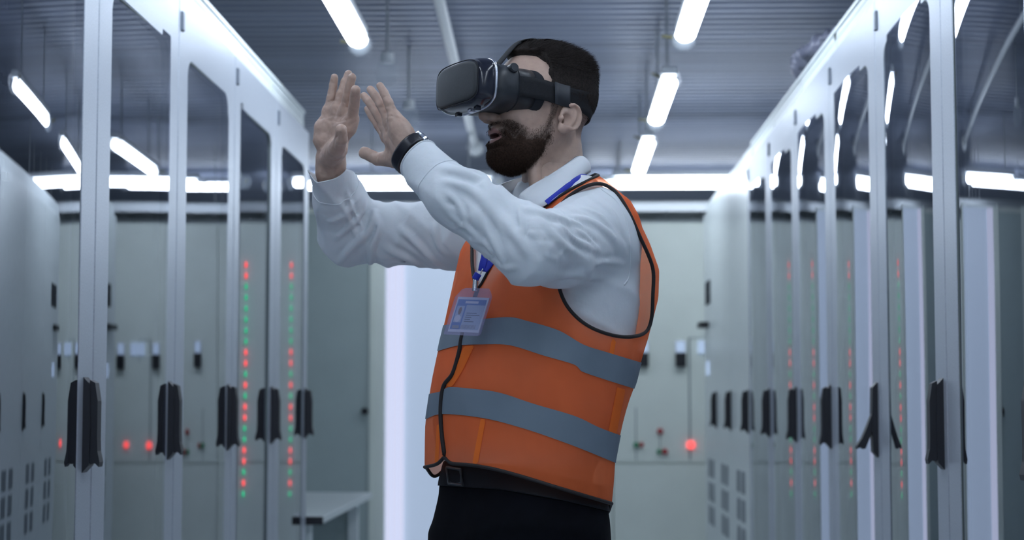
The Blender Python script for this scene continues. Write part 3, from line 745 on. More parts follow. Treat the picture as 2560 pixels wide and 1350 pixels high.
fold(FOLDS, [(1440, 570), (1475, 600), (1498, 622)], .007, .005); fold(FOLDS, [(1430, 545), (1480, 555), (1530, 590), (1560, 640)], .008, .008)
fold(FOLDS, [(1455, 520), (1505, 540), (1550, 600), (1567, 650)], .007, .006); fold(FOLDS, [(1480, 490), (1530, 530), (1562, 590)], .005, .008)
fold(FOLDS, [(1480, 660), (1530, 655), (1572, 662)], .006, .006); fold(FOLDS, [(1430, 690), (1500, 692), (1585, 690)], .006, .007); fold(FOLDS, [(1330, 668), (1400, 690), (1470, 680)], .004, .010)
fold(FOLDS, [(1235, 655), (1262, 672), (1290, 668)], .006, .006)
fold(FOLDS, [(1410, 620), (1405, 640), (1410, 655)], .004, .005); fold(FOLDS, [(1350, 610), (1360, 635), (1395, 650)], .004, .005)
fold(RFOLDS, [(850, 655), (890, 610), (925, 575), (935, 530)], .010, .008); fold(RFOLDS, [(835, 600), (870, 570), (905, 535), (918, 500)], .008, .007)
fold(RFOLDS, [(820, 560), (860, 540), (900, 490)], .006, .007); fold(RFOLDS, [(925, 670), (930, 620), (945, 570), (940, 545)], .008, .008)
fold(RFOLDS, [(960, 620), (1000, 640), (1060, 672)], .008, .010); fold(RFOLDS, [(1000, 570), (1040, 610), (1090, 660), (1130, 680)], .009, .009)
fold(RFOLDS, [(1085, 560), (1095, 610), (1120, 640)], .010, .008); fold(RFOLDS, [(920, 660), (990, 655), (1050, 668)], .005, .005)
fold(RFOLDS, [(870, 480), (880, 520), (905, 570)], .005, .006); fold(RFOLDS, [(845, 500), (870, 540), (890, 600)], .005, .006)

# ------------------------------------------------------------------ hands
def hand(wrist, wr2, palm, fingers, thumb, arm, grooves=()):
    GR = []
    W_ = [P(*w_[:3]) for w_ in palm]
    fs = [([P(*q[:3]) for q in f_], [q[3] for q in f_]) for f_ in fingers]
    tq, tr_ = [P(*q[:3]) for q in thumb], [q[3] for q in thumb]
    wq, wrr = [P(*q[:3]) for q in wrist], [q[3] for q in wrist]; wq2, wrr2 = [P(*q[:3]) for q in wr2], [q[3] for q in wr2]
    def f(p):
        d = smin(chain(p, wq, wrr), chain(p, wq2, wrr2), .015)
        for (pts, rs) in fs:
            d = smin(d, cone(p, wq[-1] * .5 + wq2[-1] * .5, pts[0], .016, rs[0] * 1.22), .012)
        for q in palm: d = smin(d, np.linalg.norm(p - P(*q[:3]), axis=1) - q[3], .014)
        g = None
        for (pts, rs) in fs:
            e = chain(p, pts, rs, .002)
            g = e if g is None else np.minimum(g, e)
        d = smin(d, g, .006)
        d = smin(d, chain(p, tq, tr_, .003), .010)
        m_ = np.where(np.abs(d) < .006)[0]; q = p[m_]; acc = np.zeros(len(m_))
        for line, depth, w_ in GR:
            bd = chain(q, line, [0] * len(line)); acc += depth * np.exp(-(bd / w_) ** 2)
        d = d.copy(); d[m_] += acc
        return d + .0006 * (noise(p * 220) - .5) * 2
    for pl_, dp, gw in grooves:
        out = []
        for (x, y_) in pl_:
            d_ = CF * FPX + CR * (x - 1280) + CU * (675 - y_); d_ /= np.linalg.norm(d_); t = np.linspace(2.7, 3.5, 1600); q = CP + t[:, None] * d_; v = f(q)
            if (v < 0).any(): out.append(q[int(np.argmax(v < 0))])
        if len(out) > 1: GR.append((out, dp, gw))
    allp = np.array(sum([a[0] for a in fs], []) + tq + wq + wq2)
    return f, allp.min(0) - .03, allp.max(0) + .03
# right hand: palm towards the camera, index on the right, thumb pointing at the viewer
rh, rlo, rhi = hand(
    wrist=[(852, 470, 3.40, .026), (836, 428, 3.355, .023), (838, 398, 3.335, .021)], wr2=[(835, 475, 3.405, .026), (818, 430, 3.36, .023), (815, 395, 3.345, .020)],
    palm=[(806, 350, 3.333, .0185), (807, 318, 3.333, .0165), (842, 372, 3.30, .021), (852, 322, 3.305, .013), (870, 320, 3.292, .014)],
    fingers=[[(821, 280, 3.335, .0105), (828, 245, 3.332, .0088), (833, 216, 3.332, .0082), (836, 194, 3.328, .0072)],
             [(843, 272, 3.322, .0105), (853, 235, 3.322, .0090), (863, 205, 3.326, .0084), (871, 185, 3.328, .0074)],
             [(862, 278, 3.300, .0110), (869, 240, 3.285, .0096), (875, 212, 3.276, .0090), (880, 194, 3.270, .0082)],
             [(880, 298, 3.285, .0112), (885, 264, 3.262, .0102), (888, 240, 3.245, .0100), (889, 225, 3.233, .0092)]],
    thumb=[(826, 392, 3.315, .020), (843, 370, 3.268, .0155), (853, 347, 3.238, .0118), (853, 325, 3.224, .0110)], arm=None,
    grooves=[([(822, 236), (834, 233), (842, 236)], .0011, .0011), ([(824, 210), (833, 208), (842, 209)], .0009, .001), ([(818, 256), (830, 252), (841, 254)], .0012, .0013),
             ([(846, 262), (856, 254), (864, 258)], .001, .0012), ([(806, 296), (830, 288), (850, 292), (868, 285)], .0013, .0018), ([(820, 300), (845, 305), (870, 300), (884, 292)], .0010, .0016),
             ([(862, 290), (868, 280), (870, 268)], .0013, .0016), ([(876, 272), (888, 268), (898, 270)], .0010, .0012), ([(879, 244), (889, 241), (898, 243)], .0009, .001),
             ([(888, 305), (868, 318), (850, 332), (836, 350), (834, 372)], .0018, .0024), ([(842, 344), (853, 341), (866, 343)], .0010, .0012), ([(862, 318), (867, 326), (866, 336)], .0012, .0010), ([(800, 385), (825, 398), (850, 396)], .0011, .0016)])
lh, llo, lhi = hand(
    wrist=[(1085, 430, 2.885, .024), (1045, 398, 2.885, .022), (1026, 372, 2.885, .0205)], wr2=[(1070, 452, 2.90, .024), (1032, 415, 2.90, .021), (1015, 394, 2.905, .0195)],
    palm=[(1012, 342, 2.885, .0175), (1000, 318, 2.885, .0150), (992, 385, 2.935, .019), (985, 345, 2.915, .013)],
    fingers=[[(986, 295, 2.886, .0096), (972, 258, 2.884, .0078), (960, 232, 2.886, .0072), (950, 214, 2.889, .0062)],
             [(974, 304, 2.906, .0094), (952, 262, 2.904, .0078), (938, 239, 2.908, .0073), (926, 224, 2.914, .0065)],
             [(966, 320, 2.926, .0094), (941, 281, 2.926, .0080), (924, 256, 2.932, .0075), (910, 240, 2.940, .0066)],
             [(968, 342, 2.944, .0094), (946, 314, 2.950, .0078), (931, 291, 2.958, .0072), (919, 273, 2.966, .0064)]],
    thumb=[(1002, 396, 2.925, .0185), (974, 396, 2.950, .0145), (945, 398, 2.968, .0108), (912, 382, 2.978, .0105)], arm=None,
    grooves=[([(955, 245), (963, 241), (972, 240)], .0009, .001), ([(966, 268), (975, 264), (986, 262)], .001, .0011), ([(944, 352), (943, 376)], 0, .001), ([(944, 380), (943, 392), (941, 408)], .0014, .0012), ([(929, 375), (928, 390)], 0, .001),
             ([(950, 385), (949, 398), (948, 412)], .0010, .001), ([(968, 300), (970, 315), (966, 330)], .0016, .002), ([(965, 298), (978, 290), (996, 294)], .001, .0014), ([(972, 345), (984, 365), (984, 388), (975, 405)], .0014, .003)])

# ------------------------------------------------------------------ build body
def neck_sdf(p):
    a, b = P(1378, 350, 3.165), P(1388, 510, 3.17)
    d = cone(p, a, b, .054, .060)
    d = smin(d, cone(p, P(1330, 400, 3.10), P(1345, 500, 3.09), .012, .012), .03)
    return d
def headneck(p): return smin(head_sdf(toL(p)), neck_sdf(p), .022)
hlo, hhi = HO + [-.15, -.15, -.20], HO + [.15, .13, .145]
Vh, Fh = nets(headneck, hlo, hhi, .0022); Vh = relax(Vh, Fh, 1, .3)
hc = -np.stack([headneck(Vh) * 0] * 3, 1)
Vr, Fr = nets(rh, rlo, rhi, .0017); Vr = relax(Vr, Fr, 1, .3)
Vl, Fl = nets(lh, llo, lhi, .0017); Vl = relax(Vl, Fl, 1, .3)
# the covered trunk, arms and legs of the same body
FLZ = 0.0
hipL, hipR = P(1345, 1330, 3.07), P(1260, 1330, 3.24); 
kneeL, kneeR = hipL + [-.02, -.04, -.43], hipR + [-.06, .02, -.43]; ankL, ankR = kneeL + [.05, -.01, -.40], kneeR + [.02, .03, -.40]
def under(p):
    d = shirt_t(p)[0] + .02
    for a, b, ra_, rb_ in ((LS, LE, .055, .042), (LE, P(1085, 430, 2.885), .040, .025), (RS, RE, .05, .042), (RE, P(852, 470, 3.40), .040, .027)):
        d = smin(d, cone(p, a, b, ra_, rb_), .02)
    for a, b, c in ((hipL, kneeL, ankL), (hipR, kneeR, ankR)):
        d = smin(d, chain(p, [a, b, c], [.085, .055, .04]), .02)
    return smin(d, neck_sdf(p), .03)
Vu, Fu = nets(under, (-.62, 2.68, .05), (.25, 3.62, 1.62), .014)
allV = []; allF = []; n0 = 0
for v_, f_ in ((Vh, Fh), (Vr, Fr), (Vl, Fl), (Vu, Fu)): allV.append(v_); allF.append(f_ + n0); n0 += len(v_)
PO = np.array([P(1300, 1200, 3.15)[0], 3.15, 0])
body = mk('person', np.vstack(allV), np.vstack(allF), M['skin'], loc=tuple(PO), smooth=True,
          label='bearded man in white shirt and orange safety vest raising both hands in the aisle', cat='person')
body.data.materials.append(M['lip']); body.data.materials.append(M['mouth'])
q = toL(np.vstack(allV)); cen = q[np.vstack(allF)].mean(1)
lip = (ell(cen, (.098, 0, -.0435), (.022, .0225, .0155)) < 0); inn = (ell(cen, (.098, 0, -.0435), (.0125, .021, .0048)) < 0)
def add_stubble():
    qv = toL(np.vstack(allV)); hd = (np.abs(qv[:, 1]) < .09) & (np.abs(qv[:, 0]) < .14) & (np.abs(qv[:, 2]) < .14); v = np.zeros(len(qv)); qh = qv[hd]
    earo = sstep(.073, .069, np.abs(qh[:, 1]) - .4 * np.maximum(qh[:, 0] - .016, 0))
    bd = np.clip(.5 * beard_mask(qh + np.array([0, 0, -.010])) + .6 * beard_mask(qh), 0, 1) * (qh[:, 0] > .008) * earo
    hr = sstep(-.004, .014, qh[:, 2] - zl_hair(qh[:, 0])) * sstep(.026, .018, qh[:, 0] - .5 * np.maximum(qh[:, 2] - .08, 0)) * np.where(qh[:, 2] < .035, np.where((qh[:, 0] > -.025), earo, 1), 1)
    v[hd] = np.maximum(bd, hr * .9); at = body.data.attributes.new('stubble', 'FLOAT', 'POINT'); at.data.foreach_set('value', v.astype(np.float32))
    nt = M['skin'].node_tree; b = nt.nodes['Principled BSDF']; src = b.inputs['Base Color'].links[0].from_socket; N = nt.nodes.new
    a = N('ShaderNodeAttribute'); a.attribute_name = 'stubble'; mu = N('ShaderNodeMath'); mu.operation = 'MULTIPLY'; mu.inputs[1].default_value = .72; nt.links.new(a.outputs['Fac'], mu.inputs[0])
    mx = N('ShaderNodeMix'); mx.data_type = 'RGBA'; nt.links.new(mu.outputs[0], mx.inputs[0]); nt.links.new(src, mx.inputs[6]); mx.inputs[7].default_value = (.075, .048, .038, 1); nt.links.new(mx.outputs[2], b.inputs['Base Color'])
mi = np.zeros(len(cen), int); mi[lip] = 1; mi[inn] = 2; body.data.polygons.foreach_set('material_index', mi)

# hair and beard: shell plus fine strands
def strands(V, T, th, n_, lenf, dirf, wd, seed, rng=None):
    rs = np.random.RandomState(seed); nv = vnorm(V, T); a = V[T]; ar = np.linalg.norm(np.cross(a[:, 1] - a[:, 0], a[:, 2] - a[:, 0]), axis=1)
    tc = a.mean(1); ql = toL(tc); t_ = th(ql); ar = ar * np.clip(t_ / .001, 0, 1) * (t_ > .00002); i = rs.choice(len(T), n_, p=ar / ar.sum())
    b = rs.dirichlet((1, 1, 1), n_); root = (a[i] * b[:, :, None]).sum(1); nn = nv[T[i]].mean(1)
    L_ = lenf(toL(root)) * (.6 + .6 * rs.rand(n_)); dr_ = dirf(toL(root)) @ HM
    d1 = nn * .5 + dr_ + rs.randn(n_, 3) * .18; d1 /= np.linalg.norm(d1, axis=1)[:, None]
    side = np.cross(d1, nn + rs.randn(n_, 3) * .3); side /= np.linalg.norm(side, axis=1)[:, None] + 1e-9
    p0 = root - nn * .001; p1 = p0 + d1 * L_[:, None] * .55; d2 = d1 + dr_ * .5 - nn * .25; d2 /= np.linalg.norm(d2, axis=1)[:, None]; p2 = p1 + d2 * L_[:, None] * .45
    VV = np.stack([p0 - side * wd, p0 + side * wd, p1 + side * wd * .8, p1 - side * wd * .8, p2], 1).reshape(-1, 3); k = np.arange(n_) * 5
    FF = [(int(j), int(j + 1), int(j + 2), int(j + 3)) for j in k] + [(int(j + 3), int(j + 2), int(j + 4)) for j in k]
    return VV, FF
def hs(p): q_ = toL(p); return head_core(q_) - hair_th(q_)
lo_, hi_ = HO + [-.14, -.13, -.07], HO + [.14, .13, .16]
V, F = nets(hs, lo_, hi_, .0028); T = tris(F); V, T = clip(V, T, .0002 - hair_th(toL(V)) - .0012 * noise(toL(V) * np.array([150, 300, 500.]))); F = T
def hl(q_): return .0035 + .012 * sstep(.05, .11, q_[:, 2])
def hdir(q_):
    t_ = sstep(.05, .1, q_[:, 2])[:, None]; return t_ * np.array([-.9, .35, .15]) + (1 - t_) * np.array([-.35, 0, -.9])
SV, SF = strands(V, T, hair_th, 24000, hl, hdir, .00028, 3)
def fade(q_):
    return np.where((q_[:, 2] > zl_hair(q_[:, 0]) + .004) & (q_[:, 2] < .062) & (q_[:, 0] < .022) & (np.abs(q_[:, 1]) < .083), .001 * sstep(-.06, .03, q_[:, 2]), 0)
SV3, SF3 = strands(Vh, tris(Fh), lambda q_: fade(q_) + 0, 15000, lambda q_: .0022 + .0035 * sstep(-.01, .05, q_[:, 2]), hdir, .00026, 4)
n3 = len(V) + len(SV)
nb = len(V); mk('hair', np.vstack([V, SV, SV3]), [tuple(f) for f in F] + [tuple(i + nb for i in f) for f in SF] + [tuple(i + n3 for i in f) for f in SF3], M['hair'], body, origin=PO, smooth=True)
def bs(p): q_ = toL(p); return head_sdf(q_) - beard_th(q_)
V, F = nets(bs, HO + [-.15, -.13, -.14], HO + [.05, .13, .02], .0026)
T = tris(F); V, T = clip(V, T, .0013 + .0011 * sstep(-.070, -.048, toL(V)[:, 2]) - beard_th(toL(V)) + .0026 * (noise(toL(V) * np.array([700, 700, 160.])) - .45)); F = T
def bl(q_): return .0045 + .006 * sstep(-.04, -.09, q_[:, 2])
def bdir(q_): return np.stack([.1 + 0 * q_[:, 0], 0 * q_[:, 0], -.9 + 0 * q_[:, 0]], 1)
SV, SF = strands(V, T, beard_th, 26000, bl, bdir, .00024, 5)
def wide_mask(q_): return np.clip(.45 * beard_mask(q_ + np.array([0, 0, -.014])) + .3 * beard_mask(q_ + np.array([0, 0, -.006])) + .25 * beard_mask(q_) + .3 * beard_mask(q_ + np.array([.010, 0, -.004])) * (q_[:, 0] < .03), 0, 1)
add_stubble()
# sparse stubble at the beard's upper edge and behind the ear
Tn = tris(Fh)
def stub(q_):
    up = np.interp(q_[:, 0], [-.01, .012, .022, .03, .055, .075, .09], [.0, .002, .0, -.020, -.032, -.024, -.016]); return np.where((q_[:, 2] < up) & (q_[:, 2] > -.1) & (q_[:, 0] > .010) & (q_[:, 0] < .10) & (ell(q_, (.100, 0, -.0455), (.022, .0215, .0090)) > .001) & (np.abs(q_[:, 1]) > .002) & (np.abs(q_[:, 1]) < .068 + .4 * np.maximum(q_[:, 0] - .016, 0)) , .001 * wide_mask(q_) ** 1.3, 0)
SV2, SF2 = strands(Vh, Tn, stub, 26000, lambda q_: .0050 + 0 * q_[:, 0], bdir, .00016, 8)
nb = len(V); n2 = nb + len(SV)
mk('beard', np.vstack([V, SV, SV2]), [tuple(f) for f in F] + [tuple(i + nb for i in f) for f in SF] + [tuple(i + n2 for i in f) for f in SF2], M['beard'], body, origin=PO, smooth=True)

# ------------------------------------------------------------------ shirt
Vs, Fs = nets(shirt_sdf, (-.62, 2.66, .98), (.26, 3.64, 1.60), .0043)
Vs = relax(Vs, Fs, 1, .35); Ts = tris(Fs)
def plane(V, c, n_): n_ = n_ / np.linalg.norm(n_); return (V - c) @ n_
near = np.linalg.norm(Vs - LWr, axis=1)
f = np.where(near < .16, plane(Vs, P(1043, 398, 2.885), LWr - LM), -1.); Vs, Ts = clip(Vs, Ts, f)
f = np.where(np.linalg.norm(Vs - RWr, axis=1) < .16, plane(Vs, P(820, 412, 3.345), (RWr - RM) + np.array([0, -.02, .0])), -1.); Vs, Ts = clip(Vs, Ts, f)
f = np.where(np.linalg.norm(Vs[:, :2] - P(1385, 450, 3.16)[:2], axis=1) < .2, Vs[:, 2] - P(1385, 452, 3.16)[2], -1.); Vs, Ts = clip(Vs, Ts, f)
shirt = mk('shirt', Vs, Ts, M['shirt'], body, origin=PO, smooth=True)
md = shirt.modifiers.new('thickness', 'SOLIDIFY'); md.thickness = .0016; md.offset = -1
bvh_shirt = BVHTree.FromPolygons([tuple(v) for v in Vs], [tuple(map(int, t)) for t in Ts])
def hit(bvh, px, py, off=.002):
    d = CF * FPX + CR * (px - 1280) + CU * (675 - py); d /= np.linalg.norm(d)
    r = bvh.ray_cast(Vector(CP), Vector(d)); return None if r[0] is None else np.array(r[0]) - d * off
# cuff bands: ridge of a seam on each sleeve
def ring_on(bvh, c, ax, n_=64, rmax=.068, off=.001):
    ax = ax / np.linalg.norm(ax); u = np.cross(ax, [0, 0, 1.]); u /= np.linalg.norm(u); v_ = np.cross(ax, u); out = []
    for k in range(n_):
        d = u * math.cos(2 * PI * k / n_) + v_ * math.sin(2 * PI * k / n_); r = bvh.ray_cast(Vector(c + d * rmax), Vector(-d))
        out.append(np.array(r[0]) + d * off if r[0] is not None and 0 < (c + d * rmax - np.array(r[0])) @ d < rmax else None)
    return np.array([o_ for o_ in out if o_ is not None])
for c0, ax, off2 in ((P(1043, 398, 2.885), LM - LWr, .062), (P(820, 412, 3.345), RM - RWr, .062)):
    a_ = ax / np.linalg.norm(ax)
    for dd_, rr_ in ((.0015, .0016), (off2, .0013)):
        V, F = tube(ring_on(bvh_shirt, c0 + a_ * dd_, ax, off=0), rr_, 6, closed=True); mk('cuff_seam', V, F, M['shirt'], shirt, origin=PO, smooth=True)
for px, py in ():
    q = hit(bvh_shirt, px, py, 0)
    if q is not None: V, F = tube([q + CF * .001, q - CF * .0015], .0048, 14); mk('button', V, F, M['button'], shirt, origin=PO)
# armhole seam on the shoulder
sm = [hit(bvh_shirt, *a, 0) for a in spline([(1500, 470), (1548, 510), (1570, 570), (1576, 630), (1572, 690), (1560, 712)], 8)]
sm = [s_ for s_ in sm if s_ is not None]
V, F = tube(sm, .0017, 6); mk('shoulder_seam', V, F, M['shirt'], shirt, origin=PO, smooth=True)
# collar: near leaf, band at the back and far leaf
top = [(1296, 497, 3.070), (1303, 482, 3.066), (1330, 462, 3.065), (1372, 438, 3.070), (1412, 412, 3.085), (1440, 392, 3.125), (1449, 388, 3.165), (1440, 392, 3.205), (1400, 410, 3.24), (1350, 430, 3.245), (1300, 445, 3.225), (1268, 455, 3.19), (1252, 462, 3.165)]
bot = [(1338, 532, 3.030), (1350, 522, 3.025), (1372, 508, 3.022), (1405, 483, 3.035), (1440, 456, 3.065), (1465, 436, 3.110), (1474, 430, 3.165), (1465, 432, 3.225), (1420, 440, 3.27), (1350, 455, 3.28), (1290, 470, 3.26), (1255, 486, 3.21), (1238, 496, 3.175)]
A_ = spline([P(*q_) for q_ in top], 5); B_ = spline([P(*q_) for q_ in bot], 5); ctr = P(1372, 450, 3.155)
V = []; F = []; nr = 7
for j in range(nr):
    t_ = j / (nr - 1)
    for a, b in zip(A_, B_):
        q_ = a + (b - a) * t_; o_ = q_ - ctr; o_[2] = 0; o_ /= np.linalg.norm(o_); V.append(q_ + o_ * .007 * math.sin(PI * t_) + np.array([0, 0, .003 * math.sin(PI * t_)]))
n_ = len(A_)
for j in range(nr - 1):
    for i in range(n_ - 1): F.append((j * n_ + i, j * n_ + i + 1, (j + 1) * n_ + i + 1, (j + 1) * n_ + i))
# inner stand
st = len(V)
for a in A_:
    o_ = a - ctr; o_[2] = 0; o_ /= np.linalg.norm(o_)
    V += [a - o_ * .003, a - o_ * .002 - np.array([0, 0, .040])]
for i in range(n_ - 1): F.append((st + 2 * i, st + 2 * i + 2, st + 2 * i + 3, st + 2 * i + 1)); F.append((i, i + 1, st + 2 * i + 2, st + 2 * i))
col = mk('collar', V, F, M['shirt'], shirt, origin=PO, smooth=True); md = col.modifiers.new('thickness', 'SOLIDIFY'); md.thickness = .002
# front placket curl beside the throat
V = []; F = []; ps = spline([P(1296, 497, 3.068), P(1300, 515, 3.058), P(1318, 532, 3.045), P(1345, 545, 3.03)], 5); ps2 = spline([P(1330, 470, 3.06), P(1340, 492, 3.045), P(1350, 515, 3.035), P(1365, 535, 3.02)], 5)
for j in range(5):
    t_ = j / 4
    for a, b in zip(ps, ps2): V.append(a + (b - a) * t_ + np.array([0, -.008 * math.sin(PI * t_), 0]))
n_ = len(ps)
for j in range(4):
    for i in range(n_ - 1): F.append((j * n_ + i, j * n_ + i + 1, (j + 1) * n_ + i + 1, (j + 1) * n_ + i))
pk = mk('collar', V, F, M['shirt'], shirt, origin=PO, smooth=True); md = pk.modifiers.new('thickness', 'SOLIDIFY'); md.thickness = .002

# ------------------------------------------------------------------ trousers, belt, shoes
def trou(p):
    g, u, v_, d_, w_ = pant_t(p); d = g
    for a, b, c in ((hipL, kneeL, ankL), (hipR, kneeR, ankR)): d = smin(d, chain(p, [a, b, c], [.115, .085, .068]), .03)
    d = d - .004 * ridge(p, (.2, .3, 1), 30, 3, 6)
    return d
pant_t, _z = make_torso([(1420, 1060, 1520, .19), (1350, 1072, 1524, .185), (1280, 1088, 1518, .178), (1200, 1106, 1500, .168), (1150, 1112, 1492, .165)])
Vp, Fp = nets(trou, (-.40, 2.75, .07), (.28, 3.55, 1.07), .009); Tp = tris(relax(Vp, Fp)[:0].astype(int)) if False else tris(Fp)
pp = proj(Vp); topc = np.interp(pp[:, 0], [1100, 1250, 1400, 1530], [1146, 1160, 1190, 1220])
V, T = clip(Vp, Tp, topc - pp[:, 1]); tro = mk('trousers', V, T, M['trousers'], body, origin=PO, smooth=True)
Nn = vnorm(Vp, Tp); Vb = Vp + Nn * .0015; pp = proj(Vb); topc = np.interp(pp[:, 0], [1100, 1250, 1400, 1530], [1148, 1162, 1192, 1222])
V, T = clip(Vb, Tp, topc - pp[:, 1]); pp = proj(V); topc = np.interp(pp[:, 0], [1100, 1250, 1400, 1530], [1214, 1224, 1250, 1280])
V, T = clip(V, T, pp[:, 1] - topc); belt = mk('belt', V, T, M['belt'], body, origin=PO, smooth=True); md = belt.modifiers.new('thickness', 'SOLIDIFY'); md.thickness = .0015; md.offset = 1
bv = BVHTree.FromPolygons([tuple(v) for v in V], [tuple(map(int, t)) for t in T])
g = MB()
cs = [hit(bv, *a, .008) for a in ((1117, 1168), (1152, 1174), (1157, 1213), (1122, 1209))]
if all(c is not None for c in cs):
    cs = np.array(cs); g.tube(list(cs) + [cs[0]], .0028, 8); g.add([c + CF * .002 for c in cs] + [c + CF * .006 for c in cs], [(0, 1, 2, 3), (4, 7, 6, 5), (0, 4, 5, 1), (1, 5, 6, 2), (2, 6, 7, 3), (3, 7, 4, 0)])
    g.build('buckle', M['buckle'], belt, origin=PO)
for ank in (ankL, ankR):
    def shoe(p, ank=ank):
        a = np.array([ank[0], ank[1], .045]); t_ = a + BF * .17
        d = smin(cone(p, a - BF * .04, t_, .042, .036), cone(p, a, a + [0, 0, .05], .045, .04), .02); return np.maximum(d, .012 - p[:, 2])
    V, F = nets(shoe, (ank[0] - .28, ank[1] - .2, -.0), (ank[0] + .14, ank[1] + .14, .16), .007); s_ = mk('shoe', V, F, M['shoe'], body, origin=PO, smooth=True)
    V, F = nets(lambda p: np.maximum(smin(cone(p, np.array([ank[0], ank[1], .02]) - BF * .04, np.array([ank[0], ank[1], .02]) + BF * .17, .046, .040), 1e3, .01), np.maximum(p[:, 2] - .013, .0015 - p[:, 2])), (ank[0] - .28, ank[1] - .2, -.006), (ank[0] + .14, ank[1] + .14, .03), .005)
    mk('sole', V, F, M['dark'], s_, origin=PO)

# ------------------------------------------------------------------ vest
def vest_sdf(p):
    g, u, v_, d_, w_ = vest_t(p)
    fl = .009 * (noise(p * np.array([9., 9., 2.5]) + 3) - .5) * 2 + .005 * (noise(p * np.array([20., 20., 6]) + 9) - .5) * 2
    fl = fl + .003 * ridge(p, (1, .3, .35), 22, 2.5, 5, 1)
    return g - fl
Vv, Fv = nets(vest_sdf, (-.30, 2.84, .93), (.31, 3.46, 1.60), .0065); Vv = relax(Vv, Fv, 1, .4); Tv = tris(Fv)
def facing(V):
    g, u, v_, d_, w_ = vest_t(V); n_ = (u / d_ ** 2)[:, None] * BF + (v_ / w_ ** 2)[:, None] * BL; n_ /= np.linalg.norm(n_, axis=1)[:, None] + 1e-9
    c = CP - V; c /= np.linalg.norm(c, axis=1)[:, None]; return (n_ * c).sum(1), u, v_
HEM = [(1040, 1172), (1055, 1169), (1091, 1161), (1106, 1148), (1111, 1138), (1117, 1150), (1130, 1159), (1181, 1163), (1254, 1177), (1356, 1207), (1437, 1232), (1533, 1260), (1560, 1266)]
def curve(px, c): c = spline(c, 6) if len(c) < 60 else np.array(c); return np.interp(px, c[:, 0], c[:, 1])
pp = proj(Vv); fc = facing(Vv)[0]; Vv, Tv = clip(Vv, Tv, pp[:, 1] - curve(pp[:, 0], HEM) - 30 * sstep(-.02, -.25, fc) * sstep(1062, 1085, pp[:, 0]))
NECK = spline([(1500, 436), (1470, 452), (1420, 478), (1352, 526), (1300, 580), (1243, 645), (1215, 690), (1195, 724), (1184, 690), (1180, 640), (1186, 560), (1230, 470), (1300, 380), (1520, 380)], 4)
fc, u, v_ = facing(Vv); pp = proj(Vv)
Vv, Tv = clip(Vv, Tv, np.minimum(polysd(pp, NECK) / 1400, u + .02))
fc, u, v_ = facing(Vv)
Vv, Tv = clip(Vv, Tv, np.minimum(Vv[:, 2] - P(1440, 447, 3.15)[2], .3))     # top opening
ARM = spline([(1390, 530), (1412, 500), (1450, 472), (1500, 458), (1540, 480), (1572, 530), (1598, 588), (1622, 640), (1634, 680), (1632, 740), (1630, 790), (1618, 828), (1580, 842), (1530, 838), (1470, 815), (1425, 776), (1400, 728), (1388, 660), (1382, 590), (1390, 530)], 4)[:-1]
fc, u, v_ = facing(Vv); pp = proj(Vv)
Vv, Tv = clip(Vv, Tv, np.minimum(polysd(pp, ARM) / 1400, fc * .08 + .004))
rs_ = RS + np.array([-.02, .03, .0]); dd_ = np.linalg.norm((Vv - rs_) * np.array([1, 1, .75]), axis=1); fc, u, v_ = facing(Vv)
Vv, Tv = clip(Vv, Tv, np.minimum(.115 - dd_, -v_ - .02))                     # far armhole
vest = mk('safety_vest', Vv, Tv, M['vest'], body, origin=PO, smooth=True)
bvh_vest = BVHTree.FromPolygons([tuple(v) for v in Vv], [tuple(map(int, t)) for t in Tv])
for L_ in loops(Tv):
    if len(L_) < 30: continue
    V, F = tube(smooth_loop(Vv[L_], 3), .0032, 8, closed=True); mk('piping', V, F, M['piping'], vest, origin=PO, smooth=True)
Nv = vnorm(Vv, Tv)
def band(top_, bot_):
    V = Vv + Nv * .0014; pp = proj(V); V, T = clip(V, Tv, curve(pp[:, 0], top_) - pp[:, 1]); pp = proj(V); V, T = clip(V, T, pp[:, 1] - curve(pp[:, 0], bot_))
    b = mk('reflective_band', V, T, M['band'], vest, origin=PO, smooth=True)
band([(1050, 822), (1099, 815), (1150, 806), (1211, 797), (1276, 793), (1317, 802), (1397, 826), (1458, 861), (1519, 881), (1609, 908), (1650, 918)],
     [(1050, 886), (1091, 878), (1144, 864), (1201, 861), (1274, 863), (1356, 888), (1437, 912), (1458, 930), (1596, 975), (1650, 990)])
band([(1050, 990), (1071, 985), (1103, 978), (1124, 968), (1193, 973), (1254, 983), (1336, 1010), (1437, 1040), (1499, 1069), (1564, 1093), (1620, 1115)],
     [(1040, 1054), (1063, 1048), (1107, 1035), (1213, 1046), (1315, 1073), (1397, 1101), (1458, 1124), (1543, 1159), (1620, 1190)])
cl = [hit(bvh_vest, *a, .003) for a in spline([(1195, 722), (1175, 780), (1156, 837), (1148, 881), (1132, 934), (1109, 967), (1102, 1024), (1105, 1085), (1112, 1140)], 10)]
cl = [c for c in cl if c is not None]; V, F = tube(cl, .0042, 8); mk('closure_binding', V, F, M['piping'], vest, origin=PO, smooth=True)

